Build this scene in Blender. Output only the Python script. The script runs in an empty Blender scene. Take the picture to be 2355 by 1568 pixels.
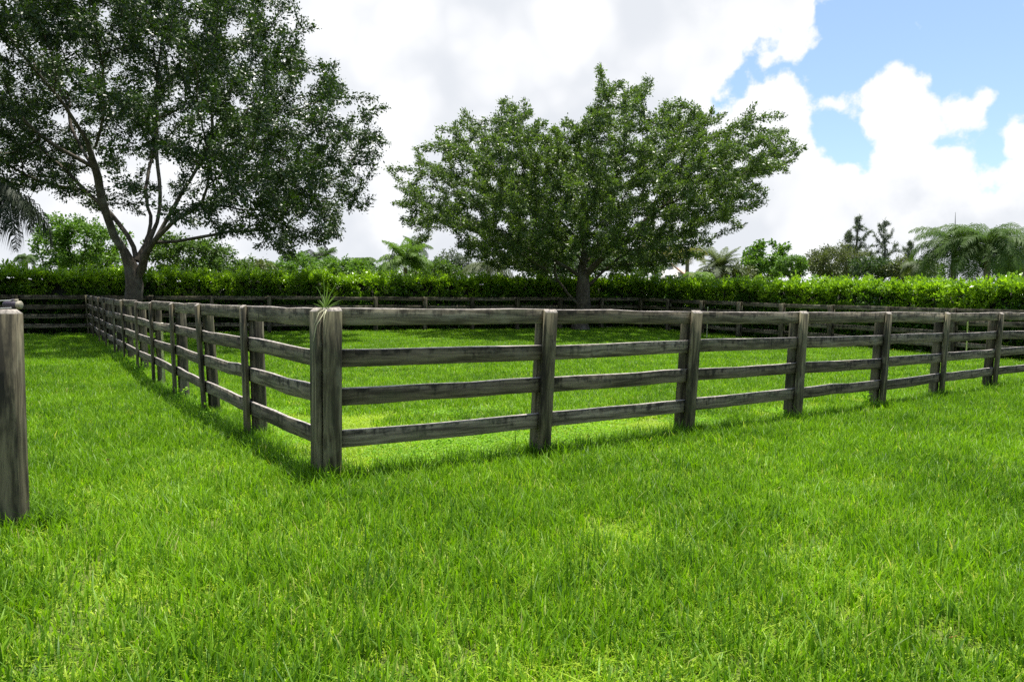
import bpy, math, random
import numpy as np
from mathutils import Matrix, Vector

rng = np.random.default_rng(11)
random.seed(11)
R = math.radians
scene = bpy.context.scene
COL = scene.collection

# ------------------------------------------------------------------ camera
CAM_H = 1.56
cam_data = bpy.data.cameras.new('camera')
cam_data.sensor_width = 36.0
cam_data.lens = 25.2
cam_data.clip_start = 0.05
cam_data.clip_end = 6000
cam = bpy.data.objects.new('camera', cam_data)
COL.objects.link(cam)
CAM_ROT = Matrix.Rotation(R(90 - 2.95), 4, 'X') @ Matrix.Rotation(R(0.72), 4, 'Z')
cam.matrix_world = Matrix.Translation((0, 0, CAM_H)) @ CAM_ROT
scene.camera = cam
CR = np.array(CAM_ROT.to_3x3())

# ------------------------------------------------------------------ sun, sky, exposure
SUN_EL = R(80.5)
SUN_AZ = math.atan2(0.50, 0.866)          # from +Y towards +X: behind the paddock, to the right
sunv = Vector((math.sin(SUN_AZ) * math.cos(SUN_EL), math.cos(SUN_AZ) * math.cos(SUN_EL), math.sin(SUN_EL)))
sl = bpy.data.lights.new('sun', 'SUN')
sl.energy = 5.0
sl.angle = R(0.53)
sl.color = (1.0, 0.955, 0.88)
sun = bpy.data.objects.new('sun', sl)
sun.rotation_euler = sunv.to_track_quat('Z', 'Y').to_euler()
sun.location = (0, 0, 30)
COL.objects.link(sun)

scene.view_settings.view_transform = 'Standard'
scene.view_settings.look = 'None'
scene.view_settings.gamma = 1
scene.view_settings.use_curve_mapping = False
scene.view_settings.exposure = 1.02
scene.render.engine = 'CYCLES'
scene.cycles.max_bounces = 5
scene.cycles.diffuse_bounces = 2
scene.cycles.glossy_bounces = 2
scene.cycles.transmission_bounces = 3
scene.cycles.caustics_reflective = False
scene.cycles.caustics_refractive = False
scene.cycles.use_denoising = False


def ray(px, py):
    v = CR @ np.array([(px - 1177) / 1650.0, (784 - py) / 1650.0, -1.0])
    return v


def P(px, py, Y):
    """the place at depth Y along the sight line (own real distance for every thing)"""
    r = ray(px, py)
    return np.array([0, 0, CAM_H]) + r * (Y / r[1])


# --- node helper
def N(nt, typ, inputs=None, **props):
    n = nt.nodes.new(typ)
    for k, v in props.items():
        setattr(n, k, v)
    for k, v in (inputs or {}).items():
        s = n.inputs[k]
        if isinstance(v, bpy.types.NodeSocket):
            nt.links.new(v, s)
        else:
            s.default_value = v
    return n


def M(nt, op, a, b=None, c=None, clamp=False):
    n = nt.nodes.new('ShaderNodeMath')
    n.operation = op
    n.use_clamp = clamp
    for i, v in enumerate((a, b, c)):
        if v is None:
            continue
        if isinstance(v, bpy.types.NodeSocket):
            nt.links.new(v, n.inputs[i])
        else:
            n.inputs[i].default_value = v
    return n.outputs[0]


def mixc(nt, fac, a, b, blend='MIX'):
    n = nt.nodes.new('ShaderNodeMix')
    n.data_type = 'RGBA'
    n.blend_type = blend
    for s, v in ((n.inputs[0], fac), (n.inputs[6], a), (n.inputs[7], b)):
        if isinstance(v, bpy.types.NodeSocket):
            nt.links.new(v, s)
        elif s == n.inputs[0]:
            s.default_value = v
        else:
            s.default_value = (v[0], v[1], v[2], 1)
    return n.outputs[2]


def remap(nt, v, a, b, c=0.0, d=1.0, smooth=True):
    n = nt.nodes.new('ShaderNodeMapRange')
    n.interpolation_type = 'SMOOTHSTEP' if smooth else 'LINEAR'
    nt.links.new(v, n.inputs[0])
    for i, x in zip((1, 2, 3, 4), (a, b, c, d)):
        n.inputs[i].default_value = x
    return n.outputs[0]


# --- world: Nishita sky with cumulus clouds standing in fixed directions
world = bpy.data.worlds.new('World')
scene.world = world
world.use_nodes = True
wt = world.node_tree
wt.nodes.clear()
sky = N(wt, 'ShaderNodeTexSky', sky_type='NISHITA')
sky.sun_disc = False
sky.sun_elevation = SUN_EL
sky.sun_rotation = SUN_AZ
sky.air_density = 1.0
sky.dust_density = 0.6
sky.ozone_density = 3.0
tc = N(wt, 'ShaderNodeTexCoord').outputs['Generated']
nw = N(wt, 'ShaderNodeTexNoise', {'Vector': tc, 'Scale': 5.0, 'Detail': 4.0, 'Roughness': 0.6})
warp = N(wt, 'ShaderNodeVectorMath', {0: nw.outputs['Color'], 1: (0.5, 0.5, 0.5)}, operation='SUBTRACT')
warp2 = N(wt, 'ShaderNodeVectorMath', {0: warp.outputs[0], 'Scale': 0.055}, operation='SCALE')
dirw = N(wt, 'ShaderNodeVectorMath', {0: tc, 1: warp2.outputs[0]}, operation='ADD').outputs[0]
v1 = N(wt, 'ShaderNodeTexVoronoi', {'Vector': dirw, 'Scale': 13.0}, feature='F1').outputs['Distance']
v2 = N(wt, 'ShaderNodeTexVoronoi', {'Vector': dirw, 'Scale': 34.0}, feature='F1').outputs['Distance']
puff = M(wt, 'SUBTRACT', 0.62, M(wt, 'ADD', M(wt, 'MULTIPLY', v1, 0.75), M(wt, 'MULTIPLY', v2, 0.40)))   # billows
fine = N(wt, 'ShaderNodeTexNoise', {'Vector': tc, 'Scale': 30.0, 'Detail': 4.0, 'Roughness': 0.62}).outputs['Fac']
broad = N(wt, 'ShaderNodeTexNoise', {'Vector': tc, 'Scale': 2.3, 'Detail': 2.0, 'Roughness': 0.55}).outputs['Fac']
# heaps of cloud: (x, y, radius) measured on the photograph as sight directions
HEAPS = [(1640, -170, 290), (1250, 20, 470), (1560, 90, 200), (300, 250, 900), (1380, 320, 290), (1480, 470, 260), (900, 520, 420), (1800, 10, 75),
         (1785, 225, 58), (1735, 265, 60), (1680, 245, 60), (1840, 300, 52), (1760, 330, 110), (1840, 390, 95), (1700, 500, 250),
         (2118, 175, 42), (2085, 225, 62), (2140, 225, 48), (2035, 265, 60), (2100, 300, 98), (2090, 370, 105), (2100, 450, 150),
         (2232, 230, 42), (2195, 258, 40), (2200, 182, 16), (2375, 365, 80), (2320, 405, 62), (2420, 470, 170),
         (1960, 540, 190), (2200, 560, 210), (2450, 600, 220), (2250, 480, 110)]
HOLES = [(888, 515, -6), (2125, 20, 75), (2060, 10, 95), (2200, 20, 105), (2310, 100, 105), (1940, 130, 75), (1950, 280, 40), (1935, 345, 20), (2285, 330, 40)]


def unit(v):
    return v / np.linalg.norm(v)


field = None
for hx, hy, hr in HEAPS:
    c = unit(ray(hx, hy))
    rr = max(np.linalg.norm(unit(ray(hx + hr, hy)) - c), np.linalg.norm(unit(ray(hx, hy + hr)) - c))
    d = N(wt, 'ShaderNodeVectorMath', {0: dirw, 1: tuple(c)}, operation='DISTANCE').outputs['Value']
    v = M(wt, 'MULTIPLY', M(wt, 'SUBTRACT', rr, d), 4.0)
    field = v if field is None else M(wt, 'SMOOTH_MAX', field, v, 0.12)
gen = M(wt, 'MULTIPLY', M(wt, 'SUBTRACT', broad, 0.56), 1.6)       # the same broken cumulus all round
sep = N(wt, 'ShaderNodeSeparateXYZ', {0: tc})
low = remap(wt, sep.outputs['Z'], 0.20, 0.06)                      # cloud banks close up towards the horizon
gen = M(wt, 'ADD', gen, M(wt, 'MULTIPLY', low, 0.35))
field = M(wt, 'MAXIMUM', field, gen)
for hx, hy, hr in HOLES:
    c = unit(ray(hx, hy))
    rr = math.copysign(max(np.linalg.norm(unit(ray(hx + hr, hy)) - c), np.linalg.norm(unit(ray(hx, hy + hr)) - c)), hr)
    d = N(wt, 'ShaderNodeVectorMath', {0: dirw, 1: tuple(c)}, operation='DISTANCE').outputs['Value']
    v = M(wt, 'MULTIPLY', M(wt, 'SUBTRACT', d, rr), 6.0)
    field = M(wt, 'SMOOTH_MIN', field, v, 0.10)
dens = M(wt, 'ADD', field, M(wt, 'MULTIPLY', puff, 0.30))
dens = M(wt, 'ADD', dens, M(wt, 'MULTIPLY', M(wt, 'SUBTRACT', fine, 0.5), 0.26))
alpha = remap(wt, dens, 0.0, 0.075)
shade = N(wt, 'ShaderNodeTexNoise', {'Vector': dirw, 'Scale': 4.2, 'Detail': 3.0, 'Roughness': 0.55}).outputs['Fac']
sh = M(wt, 'ADD', M(wt, 'MULTIPLY', puff, 0.18), shade)
sh = remap(wt, sh, 0.43, 0.66)
deep = remap(wt, dens, 0.05, 0.35)
shd = M(wt, 'MULTIPLY', M(wt, 'SUBTRACT', 1.0, sh), deep)
ccol = mixc(wt, shd, (0.525, 0.53, 0.54), (0.405, 0.422, 0.450))
skyc = N(wt, 'ShaderNodeVectorMath', {0: sky.outputs[0], 'Scale': 0.10}, operation='SCALE').outputs[0]
# thin veil of high haze in the clear parts
thin = mixc(wt, 0.12, skyc, (0.40, 0.50, 0.64))
full = mixc(wt, alpha, thin, ccol)
bg = N(wt, 'ShaderNodeBackground', {'Color': full, 'Strength': 1.0})
world.cycles.sampling_method = 'MANUAL'
world.cycles.sample_map_resolution = 512
wo = N(wt, 'ShaderNodeOutputWorld', {'Surface': bg.outputs[0]})


# ------------------------------------------------------------------ general helpers
def tag(o, label=None, cat=None, group=None, kind=None):
    if label: o['label'] = label
    if cat: o['category'] = cat
    if group: o['group'] = group
    if kind: o['kind'] = kind
    return o


def empty(name, loc=(0, 0, 0), rz=0.0):
    o = bpy.data.objects.new(name, None)
    o.location = loc
    o.rotation_euler = (0, 0, rz)
    o.empty_display_size = 0.2
    COL.objects.link(o)
    return o


def link(name, me, mat=None, parent=None, loc=None, rot=None):
    o = bpy.data.objects.new(name, me)
    if mat is not None and len(me.materials) == 0:
        me.materials.append(mat)
    if loc is not None: o.location = loc
    if rot is not None: o.rotation_euler = rot
    COL.objects.link(o)
    if parent is not None:
        o.parent = parent
    return o


def mesh(name, verts, faces, smooth=False, fattr=None, vattr=None, uvs=None):
    """verts (n,3); faces an (m,k) int array, or a list of such arrays"""
    if not isinstance(faces, list):
        faces = [faces]
    faces = [np.asarray(f, dtype=np.int32) for f in faces if len(f)]
    me = bpy.data.meshes.new(name)
    verts = np.asarray(verts, dtype=np.float32)
    me.vertices.add(len(verts))
    me.vertices.foreach_set('co', verts.ravel())
    loops = np.concatenate([f.ravel() for f in faces])
    cnt = np.concatenate([np.full(len(f), f.shape[1], dtype=np.int32) for f in faces])
    start = np.concatenate([[0], np.cumsum(cnt)[:-1]]).astype(np.int32)
    me.loops.add(len(loops))
    me.loops.foreach_set('vertex_index', loops)
    me.polygons.add(len(cnt))
    me.polygons.foreach_set('loop_start', start)
    if smooth:
        me.polygons.foreach_set('use_smooth', np.ones(len(cnt), dtype=bool))
    me.update(calc_edges=True)
    for k, v in (fattr or {}).items():
        a = me.attributes.new(k, 'FLOAT', 'FACE')
        a.data.foreach_set('value', np.asarray(v, dtype=np.float32))
    for k, v in (vattr or {}).items():
        a = me.attributes.new(k, 'FLOAT', 'POINT')
        a.data.foreach_set('value', np.asarray(v, dtype=np.float32))
    if uvs is not None:
        uvl = me.uv_layers.new(name='UVMap')
        uvl.data.foreach_set('uv', np.asarray(uvs, dtype=np.float32)[loops].ravel())
    return me


def tubes(paths, sides=6):
    """paths: list of (pts (n,3), radii (n,)) -> verts, faces"""
    V, F, base = [], [], 0
    for pts, rad in paths:
        pts = np.asarray(pts, float)
        n = len(pts)
        t = np.gradient(pts, axis=0)
        t /= np.linalg.norm(t, axis=1)[:, None] + 1e-9
        ref = np.array([0, 0, 1.0]) if abs(t[0][2]) < 0.9 else np.array([1.0, 0, 0])
        u = np.cross(t, ref)
        u /= np.linalg.norm(u, axis=1)[:, None] + 1e-9
        w = np.cross(t, u)
        a = np.linspace(0, 2 * np.pi, sides, endpoint=False)
        ring = (np.cos(a)[None, :, None] * u[:, None, :] + np.sin(a)[None, :, None] * w[:, None, :]) * np.asarray(rad)[:, None, None]
        V.append((pts[:, None, :] + ring).reshape(-1, 3))
        i = np.arange(n - 1)[:, None] * sides
        j = np.arange(sides)[None, :]
        jn = (j + 1) % sides
        f = np.stack([i + j, i + jn, i + sides + jn, i + sides + j], -1).reshape(-1, 4) + base
        F.append(f)
        base += n * sides
    return np.concatenate(V), np.concatenate(F)


def leaf_cloud(pos, axis, size, ratio=0.5, fold=0.12, young=None, flat=0.0):
    """one folded four-sided leaf per point"""
    n = len(pos)
    axis = axis / (np.linalg.norm(axis, axis=1)[:, None] + 1e-9)
    rnd = rng.normal(size=(n, 3))
    rnd[:, 2] += flat * 2
    b = np.cross(axis, rnd)
    b /= np.linalg.norm(b, axis=1)[:, None] + 1e-9
    nn = np.cross(axis, b)
    L = size[:, None]
    base = pos - 0.5 * L * axis
    tip = pos + 0.5 * L * axis
    l = pos - 0.08 * L * axis + b * L * ratio * 0.5 + nn * L * fold
    r = pos - 0.08 * L * axis - b * L * ratio * 0.5 + nn * L * fold
    v = np.stack([base, l, tip, r], 1).reshape(-1, 3)
    f = np.arange(4 * n).reshape(n, 4)
    return v, f, rng.random(n)


# ------------------------------------------------------------------ materials
def new_mat(name):
    m = bpy.data.materials.new(name)
    m.use_nodes = True
    nt = m.node_tree
    nt.nodes.clear()
    return m, nt


def finish(nt, shader):
    N(nt, 'ShaderNodeOutputMaterial', {'Surface': shader})


def leaf_mat(name, dark, light, young=None, trans=0.3, rough=0.38, spec=0.5, tcol=None, nscale=0.6):
    m, nt = new_mat(name)
    rn = N(nt, 'ShaderNodeAttribute', attribute_name='rnd').outputs['Fac']
    pos = N(nt, 'ShaderNodeNewGeometry').outputs['Position']
    no = N(nt, 'ShaderNodeTexNoise', {'Vector': pos, 'Scale': nscale, 'Detail': 3.0}).outputs['Fac']
    f = M(nt, 'ADD', M(nt, 'MULTIPLY', rn, 0.65), M(nt, 'MULTIPLY', remap(nt, no, 0.3, 0.7), 0.35))
    col = mixc(nt, f, dark, light)
    if young is not None:
        y = N(nt, 'ShaderNodeAttribute', attribute_name='young').outputs['Fac']
        col = mixc(nt, y, col, young)
    pb = N(nt, 'ShaderNodeBsdfPrincipled', {'Base Color': col, 'Roughness': rough, 'Specular IOR Level': spec})
    tcn = mixc(nt, 1.0, col, tcol or (1.5, 1.7, 0.5), 'MULTIPLY')
    tr = N(nt, 'ShaderNodeBsdfTranslucent', {'Color': tcn})
    mx = N(nt, 'ShaderNodeMixShader', {0: trans, 1: pb.outputs[0], 2: tr.outputs[0]})
    finish(nt, mx.outputs[0])
    return m


def bark_mat(name, c1, c2, scale=6.0):
    m, nt = new_mat(name)
    pos = N(nt, 'ShaderNodeTexCoord').outputs['Object']
    mp = N(nt, 'ShaderNodeMapping', {'Vector': pos, 'Scale': (1, 1, 0.45)})
    no = N(nt, 'ShaderNodeTexNoise', {'Vector': mp.outputs[0], 'Scale': scale, 'Detail': 6.0, 'Roughness': 0.65}).outputs['Fac']
    pt = N(nt, 'ShaderNodeTexNoise', {'Vector': pos, 'Scale': 1.3, 'Detail': 3.0}).outputs['Fac']
    col = mixc(nt, remap(nt, no, 0.3, 0.7), c1, c2)
    col = mixc(nt, remap(nt, pt, 0.52, 0.68, 0, 0.5), col, (0.17, 0.17, 0.145))
    bp = N(nt, 'ShaderNodeBump', {'Height': no, 'Strength': 0.6, 'Distance': 0.04})
    pb = N(nt, 'ShaderNodeBsdfPrincipled', {'Base Color': col, 'Roughness': 0.9, 'Specular IOR Level': 0.2, 'Normal': bp.outputs[0]})
    finish(nt, pb.outputs[0])
    return m


def wood_mat(name, tint=(1, 1, 1), drip=1.0):
    """old grey fence timber; UV: u metres along the grain, v metres across (0 = lower edge), so stains have their own place"""
    m, nt = new_mat(name)
    uv = N(nt, 'ShaderNodeTexCoord').outputs['UV']
    oi = N(nt, 'ShaderNodeObjectInfo').outputs['Random']
    s = N(nt, 'ShaderNodeSeparateXYZ', {0: uv})
    u0, v = s.outputs[0], s.outputs[1]
    u = M(nt, 'ADD', u0, M(nt, 'MULTIPLY', oi, 91.0))
    w = M(nt, 'MULTIPLY', oi, 37.0)
    warpn = N(nt, 'ShaderNodeTexNoise', {'Vector': N(nt, 'ShaderNodeCombineXYZ', {0: u, 1: M(nt, 'MULTIPLY', v, 3.0), 2: w}).outputs[0], 'Scale': 2.2, 'Detail': 2.0}).outputs['Fac']
    vw = M(nt, 'ADD', v, M(nt, 'MULTIPLY', warpn, 0.07))
    g1 = N(nt, 'ShaderNodeTexNoise', {'Vector': N(nt, 'ShaderNodeCombineXYZ', {0: M(nt, 'MULTIPLY', u, 1.2), 1: M(nt, 'MULTIPLY', vw, 27.0), 2: w}).outputs[0], 'Scale': 1.0, 'Detail': 4.0, 'Roughness': 0.6}).outputs['Fac']
    g2 = N(nt, 'ShaderNodeTexNoise', {'Vector': N(nt, 'ShaderNodeCombineXYZ', {0: M(nt, 'MULTIPLY', u, 5.0), 1: M(nt, 'MULTIPLY', vw, 160.0), 2: w}).outputs[0], 'Scale': 1.0, 'Detail': 3.0, 'Roughness': 0.6}).outputs['Fac']
    blot = N(nt, 'ShaderNodeTexNoise', {'Vector': N(nt, 'ShaderNodeCombineXYZ', {0: M(nt, 'MULTIPLY', u, 4.0 if drip > .5 else 1.6), 1: M(nt, 'MULTIPLY', v, 9.0), 2: w}).outputs[0], 'Scale': 1.0, 'Detail': 5.0, 'Roughness': 0.65}).outputs['Fac']
    drips = N(nt, 'ShaderNodeTexNoise', {'Vector': N(nt, 'ShaderNodeCombineXYZ', {0: M(nt, 'MULTIPLY', u, 16.0 if drip > .5 else 1.1), 1: M(nt, 'MULTIPLY', v, 2.2 if drip > .5 else 26.0), 2: w}).outputs[0], 'Scale': 1.0, 'Detail': 4.0, 'Roughness': 0.6}).outputs['Fac']
    col = mixc(nt, remap(nt, g1, 0.34, 0.66), (0.054 * tint[0], 0.046 * tint[1], 0.032 * tint[2]), (0.228 * tint[0], 0.200 * tint[1], 0.148 * tint[2]))
    col = mixc(nt, remap(nt, g2, 0.52, 0.70, 0, 0.55), col, (0.035, 0.032, 0.026))
    # mildew and rain stains
    st = M(nt, 'ADD', blot, M(nt, 'MULTIPLY', M(nt, 'SUBTRACT', v, 0.085), 2.0 * drip))
    st = M(nt, 'ADD', st, M(nt, 'MULTIPLY', M(nt, 'SUBTRACT', drips, 0.5), 0.7))
    col = mixc(nt, remap(nt, st, 0.44, 0.66, 0, 0.92), col, (0.020, 0.018, 0.013))
    pale = N(nt, 'ShaderNodeTexNoise', {'Vector': N(nt, 'ShaderNodeCombineXYZ', {0: M(nt, 'MULTIPLY', u, 3.1), 1: M(nt, 'MULTIPLY', v, 7.0), 2: M(nt, 'ADD', w, 9.0)}).outputs[0], 'Scale': 1.0, 'Detail': 4.0, 'Roughness': 0.6}).outputs['Fac']
    col = mixc(nt, remap(nt, pale, 0.55, 0.70, 0, 0.5), col, (0.23 * tint[0], 0.215 * tint[1], 0.175 * tint[2]))
    al = N(nt, 'ShaderNodeTexNoise', {'Vector': N(nt, 'ShaderNodeCombineXYZ', {0: M(nt, 'MULTIPLY', u, 2.0), 1: M(nt, 'MULTIPLY', v, 5.0), 2: M(nt, 'ADD', w, 5.0)}).outputs[0], 'Scale': 1.0, 'Detail': 3.0}).outputs['Fac']
    col = mixc(nt, remap(nt, al, 0.50, 0.70, 0, 0.35), col, (0.080, 0.095, 0.050))
    # knots
    kn = N(nt, 'ShaderNodeTexVoronoi', {'Vector': N(nt, 'ShaderNodeCombineXYZ', {0: M(nt, 'MULTIPLY', u, 1.9), 1: M(nt, 'MULTIPLY', v, 4.0), 2: w}).outputs[0], 'Scale': 1.0}, feature='F1')
    col = mixc(nt, remap(nt, kn.outputs['Distance'], 0.09, 0.045, 0, 0.85), col, (0.035, 0.028, 0.02))
    oi2 = M(nt, 'FRACT', M(nt, 'MULTIPLY', oi, 17.3))
    tone = mixc(nt, oi2, (0.72, 0.69, 0.62), (1.18, 1.18, 1.12))
    col = mixc(nt, 1.0, col, tone, 'MULTIPLY')
    hgt = M(nt, 'ADD', M(nt, 'MULTIPLY', g1, 0.6), M(nt, 'MULTIPLY', g2, 0.6))
    bp = N(nt, 'ShaderNodeBump', {'Height': hgt, 'Strength': 0.55, 'Distance': 0.006})
    pb = N(nt, 'ShaderNodeBsdfPrincipled', {'Base Color': col, 'Roughness': 0.85, 'Specular IOR Level': 0.25, 'Normal': bp.outputs[0]})
    finish(nt, pb.outputs[0])
    return m


def plain_mat(name, c, rough=0.6, noise=0.0, scale=8.0, metallic=0.0):
    m, nt = new_mat(name)
    if noise:
        pos = N(nt, 'ShaderNodeTexCoord').outputs['Object']
        no = N(nt, 'ShaderNodeTexNoise', {'Vector': pos, 'Scale': scale, 'Detail': 4.0}).outputs['Fac']
        col = mixc(nt, remap(nt, no, 0.3, 0.7), tuple(x * (1 - noise) for x in c), tuple(min(1, x * (1 + noise)) for x in c))
        pb = N(nt, 'ShaderNodeBsdfPrincipled', {'Base Color': col, 'Roughness': rough, 'Metallic': metallic})
    else:
        pb = N(nt, 'ShaderNodeBsdfPrincipled', {'Base Color': (*c, 1), 'Roughness': rough, 'Metallic': metallic})
    finish(nt, pb.outputs[0])
    return m


def grass_mat(name, dark, light, dry, trans=0.42):
    m, nt = new_mat(name)
    rn = N(nt, 'ShaderNodeAttribute', attribute_name='rnd').outputs['Fac']
    t = N(nt, 'ShaderNodeAttribute', attribute_name='t').outputs['Fac']
    pos = N(nt, 'ShaderNodeNewGeometry').outputs['Position']
    n1 = N(nt, 'ShaderNodeTexNoise', {'Vector': pos, 'Scale': 0.55, 'Detail': 3.0, 'Roughness': 0.6}).outputs['Fac']
    n2 = N(nt, 'ShaderNodeTexNoise', {'Vector': pos, 'Scale': 3.2, 'Detail': 2.0}).outputs['Fac']
    f = M(nt, 'ADD', M(nt, 'MULTIPLY', rn, 0.55), M(nt, 'MULTIPLY', remap(nt, n1, 0.32, 0.68), 0.25))
    f = M(nt, 'ADD', f, M(nt, 'MULTIPLY', remap(nt, n2, 0.3, 0.7), 0.20))
    f = M(nt, 'POWER', f, 1.25)
    col = mixc(nt, f, dark, light)
    dr = M(nt, 'ADD', rn, M(nt, 'MULTIPLY', M(nt, 'SUBTRACT', n2, 0.5), 0.35))
    col = mixc(nt, remap(nt, dr, 0.97, 1.03, 0, 0.85), col, dry)
    col = mixc(nt, remap(nt, t, 0.30, 0.0, 0, 0.55), col, (0.16, 0.17, 0.05))   # pale sheaths at the foot of the blades
    pb = N(nt, 'ShaderNodeBsdfPrincipled', {'Base Color': col, 'Roughness': 0.5, 'Specular IOR Level': 0.28})
    tcn = mixc(nt, 1.0, col, (1.35, 1.45, 0.5), 'MULTIPLY')
    tr = N(nt, 'ShaderNodeBsdfTranslucent', {'Color': tcn})
    mx = N(nt, 'ShaderNodeMixShader', {0: trans, 1: pb.outputs[0], 2: tr.outputs[0]})
    finish(nt, mx.outputs[0])
    return m


MAT = {}
MAT['grass'] = grass_mat('grass_blades', (0.026, 0.092, 0.003), (0.262, 0.470, 0.015), (0.46, 0.42, 0.17))
MAT['grass_short'] = grass_mat('cropped_grass', (0.180, 0.315, 0.015), (0.44, 0.57, 0.042), (0.46, 0.42, 0.17))
MAT['clover'] = leaf_mat('clover_leaf', (0.10, 0.24, 0.014), (0.24, 0.41, 0.028), trans=0.4, rough=0.6, spec=0.2)
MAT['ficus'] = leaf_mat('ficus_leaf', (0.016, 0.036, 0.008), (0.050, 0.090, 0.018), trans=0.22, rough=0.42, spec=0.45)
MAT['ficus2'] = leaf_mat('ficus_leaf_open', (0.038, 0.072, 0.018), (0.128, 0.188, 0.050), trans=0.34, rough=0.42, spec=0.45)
MAT['hedge'] = leaf_mat('hedge_leaf', (0.032, 0.090, 0.012), (0.100, 0.215, 0.020), young=(0.28, 0.43, 0.022), trans=0.34, rough=0.30, spec=0.55, nscale=1.2)
MAT['bark'] = bark_mat('ficus_bark', (0.045, 0.037, 0.028), (0.115, 0.098, 0.075))
MAT['palm_bark'] = bark_mat('palm_bark', (0.14, 0.12, 0.10), (0.30, 0.27, 0.23), 9.0)
MAT['wood'] = wood_mat('weathered_rail_wood')
MAT['post'] = wood_mat('weathered_post_wood', (0.82, 0.82, 0.74), 0.15)
MAT['batten'] = wood_mat('weathered_batten_wood', (0.86, 0.88, 0.76), 0.1)
MAT['endgrain'] = plain_mat('sawn_end_grain', (0.22, 0.195, 0.165), 0.9, 0.5, 35)
MAT['sunlit_top'] = plain_mat('weathered_sunlit_edge', (0.30, 0.265, 0.235), 0.9, 0.35, 14)  # weathered rail tops, made paler still with sunlight put into the colour
MAT['pvc'] = plain_mat('pale_plastic', (0.78, 0.76, 0.58), 0.45, 0.08, 5)


# ------------------------------------------------------------------ ground
def gz0(x, y):
    t = np.clip((np.asarray(y, float) - 12) / 24, 0, 1.08)
    return 0.42 * t * t


def gz(x, y):
    x = np.asarray(x, float)
    y = np.asarray(y, float)
    dip = -0.12 * np.exp(-(((x + 6.5) / 3.5) ** 2 + ((y - 13) / 4.5) ** 2))
    return gz0(x, y) - 0.085 + dip + 0.015 * np.sin(x * 0.9 + 1.3) * np.sin(y * 0.7)


far = np.array([70, 90, 130, 200, 350, 700, 1500, 3000], float)
xs = np.concatenate([-far[::-1], np.arange(-55, 56, 1.0), far])
ys = np.concatenate([[-3000, -700, -200, -60, -25], np.arange(-10, 61, 1.0), far + 10])
gx, gy = np.meshgrid(xs, ys)
gv = np.stack([gx, gy, gz(gx, gy)], -1).reshape(-1, 3)
nx = len(xs)
ii = (np.arange(len(ys) - 1)[:, None] * nx + np.arange(nx - 1)[None, :]).ravel()
gf = np.stack([ii, ii + 1, ii + nx + 1, ii + nx], 1)
m, nt = new_mat('lawn_soil')
pos = N(nt, 'ShaderNodeNewGeometry').outputs['Position']
a = N(nt, 'ShaderNodeTexNoise', {'Vector': pos, 'Scale': 9.0, 'Detail': 6.0, 'Roughness': 0.7}).outputs['Fac']
b = N(nt, 'ShaderNodeTexNoise', {'Vector': pos, 'Scale': 0.5, 'Detail': 4.0}).outputs['Fac']
c = mixc(nt, remap(nt, a, 0.35, 0.65), (0.050, 0.075, 0.014), (0.115, 0.150, 0.035))
c = mixc(nt, remap(nt, b, 0.5, 0.7, 0, 0.4), c, (0.12, 0.13, 0.045))
bp = N(nt, 'ShaderNodeBump', {'Height': a, 'Strength': 0.6, 'Distance': 0.03})
pb = N(nt, 'ShaderNodeBsdfPrincipled', {'Base Color': c, 'Roughness': 0.95, 'Specular IOR Level': 0.1, 'Normal': bp.outputs[0]})
finish(nt, pb.outputs[0])
g = link('ground', mesh('ground', gv, gf, smooth=True), m)
tag(g, 'soil and thatch under the paddock lawn', kind='structure')


# ------------------------------------------------------------------ fences
def plank_mesh(L, h, th, segs=3, cham=0.005, wob=0.004, slope_top=False, name='plank'):
    """board along local x (0..L), height along z (0..h), thickness along y (-th..0); chamfered edges, slightly warped"""
    c = cham
    sec = np.array([(-th + c, 0), (-c, 0), (0, c), (0, h - c), (-c, h), (-th + c, h), (-th, h - c), (-th, c)])
    n = segs + 1
    xs_ = np.linspace(0, L, n)
    V = np.zeros((n, 8, 3))
    V[:, :, 0] = xs_[:, None]
    V[:, :, 1] = sec[None, :, 0]
    V[:, :, 2] = sec[None, :, 1]
    inner = np.zeros(n)
    inner[1:-1] = rng.normal(size=n - 2) * wob
    V[:, :, 2] += inner[:, None] - 0.006 * np.sin(np.pi * xs_ / L)[:, None] * rng.random()
    V[:, :, 1] += (np.concatenate([[0], rng.normal(size=n - 2) * wob, [0]]))[:, None]
    V[:, 3:6, 2] += rng.normal(size=(n, 1)) * wob * 0.6
    V = V.reshape(-1, 3)
    i = np.arange(n - 1)[:, None] * 8
    j = np.arange(8)[None, :]
    jn = (j + 1) % 8
    F = np.stack([i + j, i + 8 + j, i + 8 + jn, i + jn], -1).reshape(-1, 4)
    caps = np.array([[0, 1, 2, 3, 4, 5, 6, 7][::1], [(n - 1) * 8 + k for k in range(7, -1, -1)]])
    uv = np.stack([V[:, 0], V[:, 2] + 0.9 * (V[:, 1] + th * 0.0)], 1)
    me = mesh(name, V, [F, caps], uvs=uv)
    me.materials.append(MAT['wood'])
    me.materials.append(MAT['sunlit_top'])
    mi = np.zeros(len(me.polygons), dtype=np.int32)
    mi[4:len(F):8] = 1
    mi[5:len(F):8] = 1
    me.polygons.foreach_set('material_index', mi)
    return me


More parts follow.
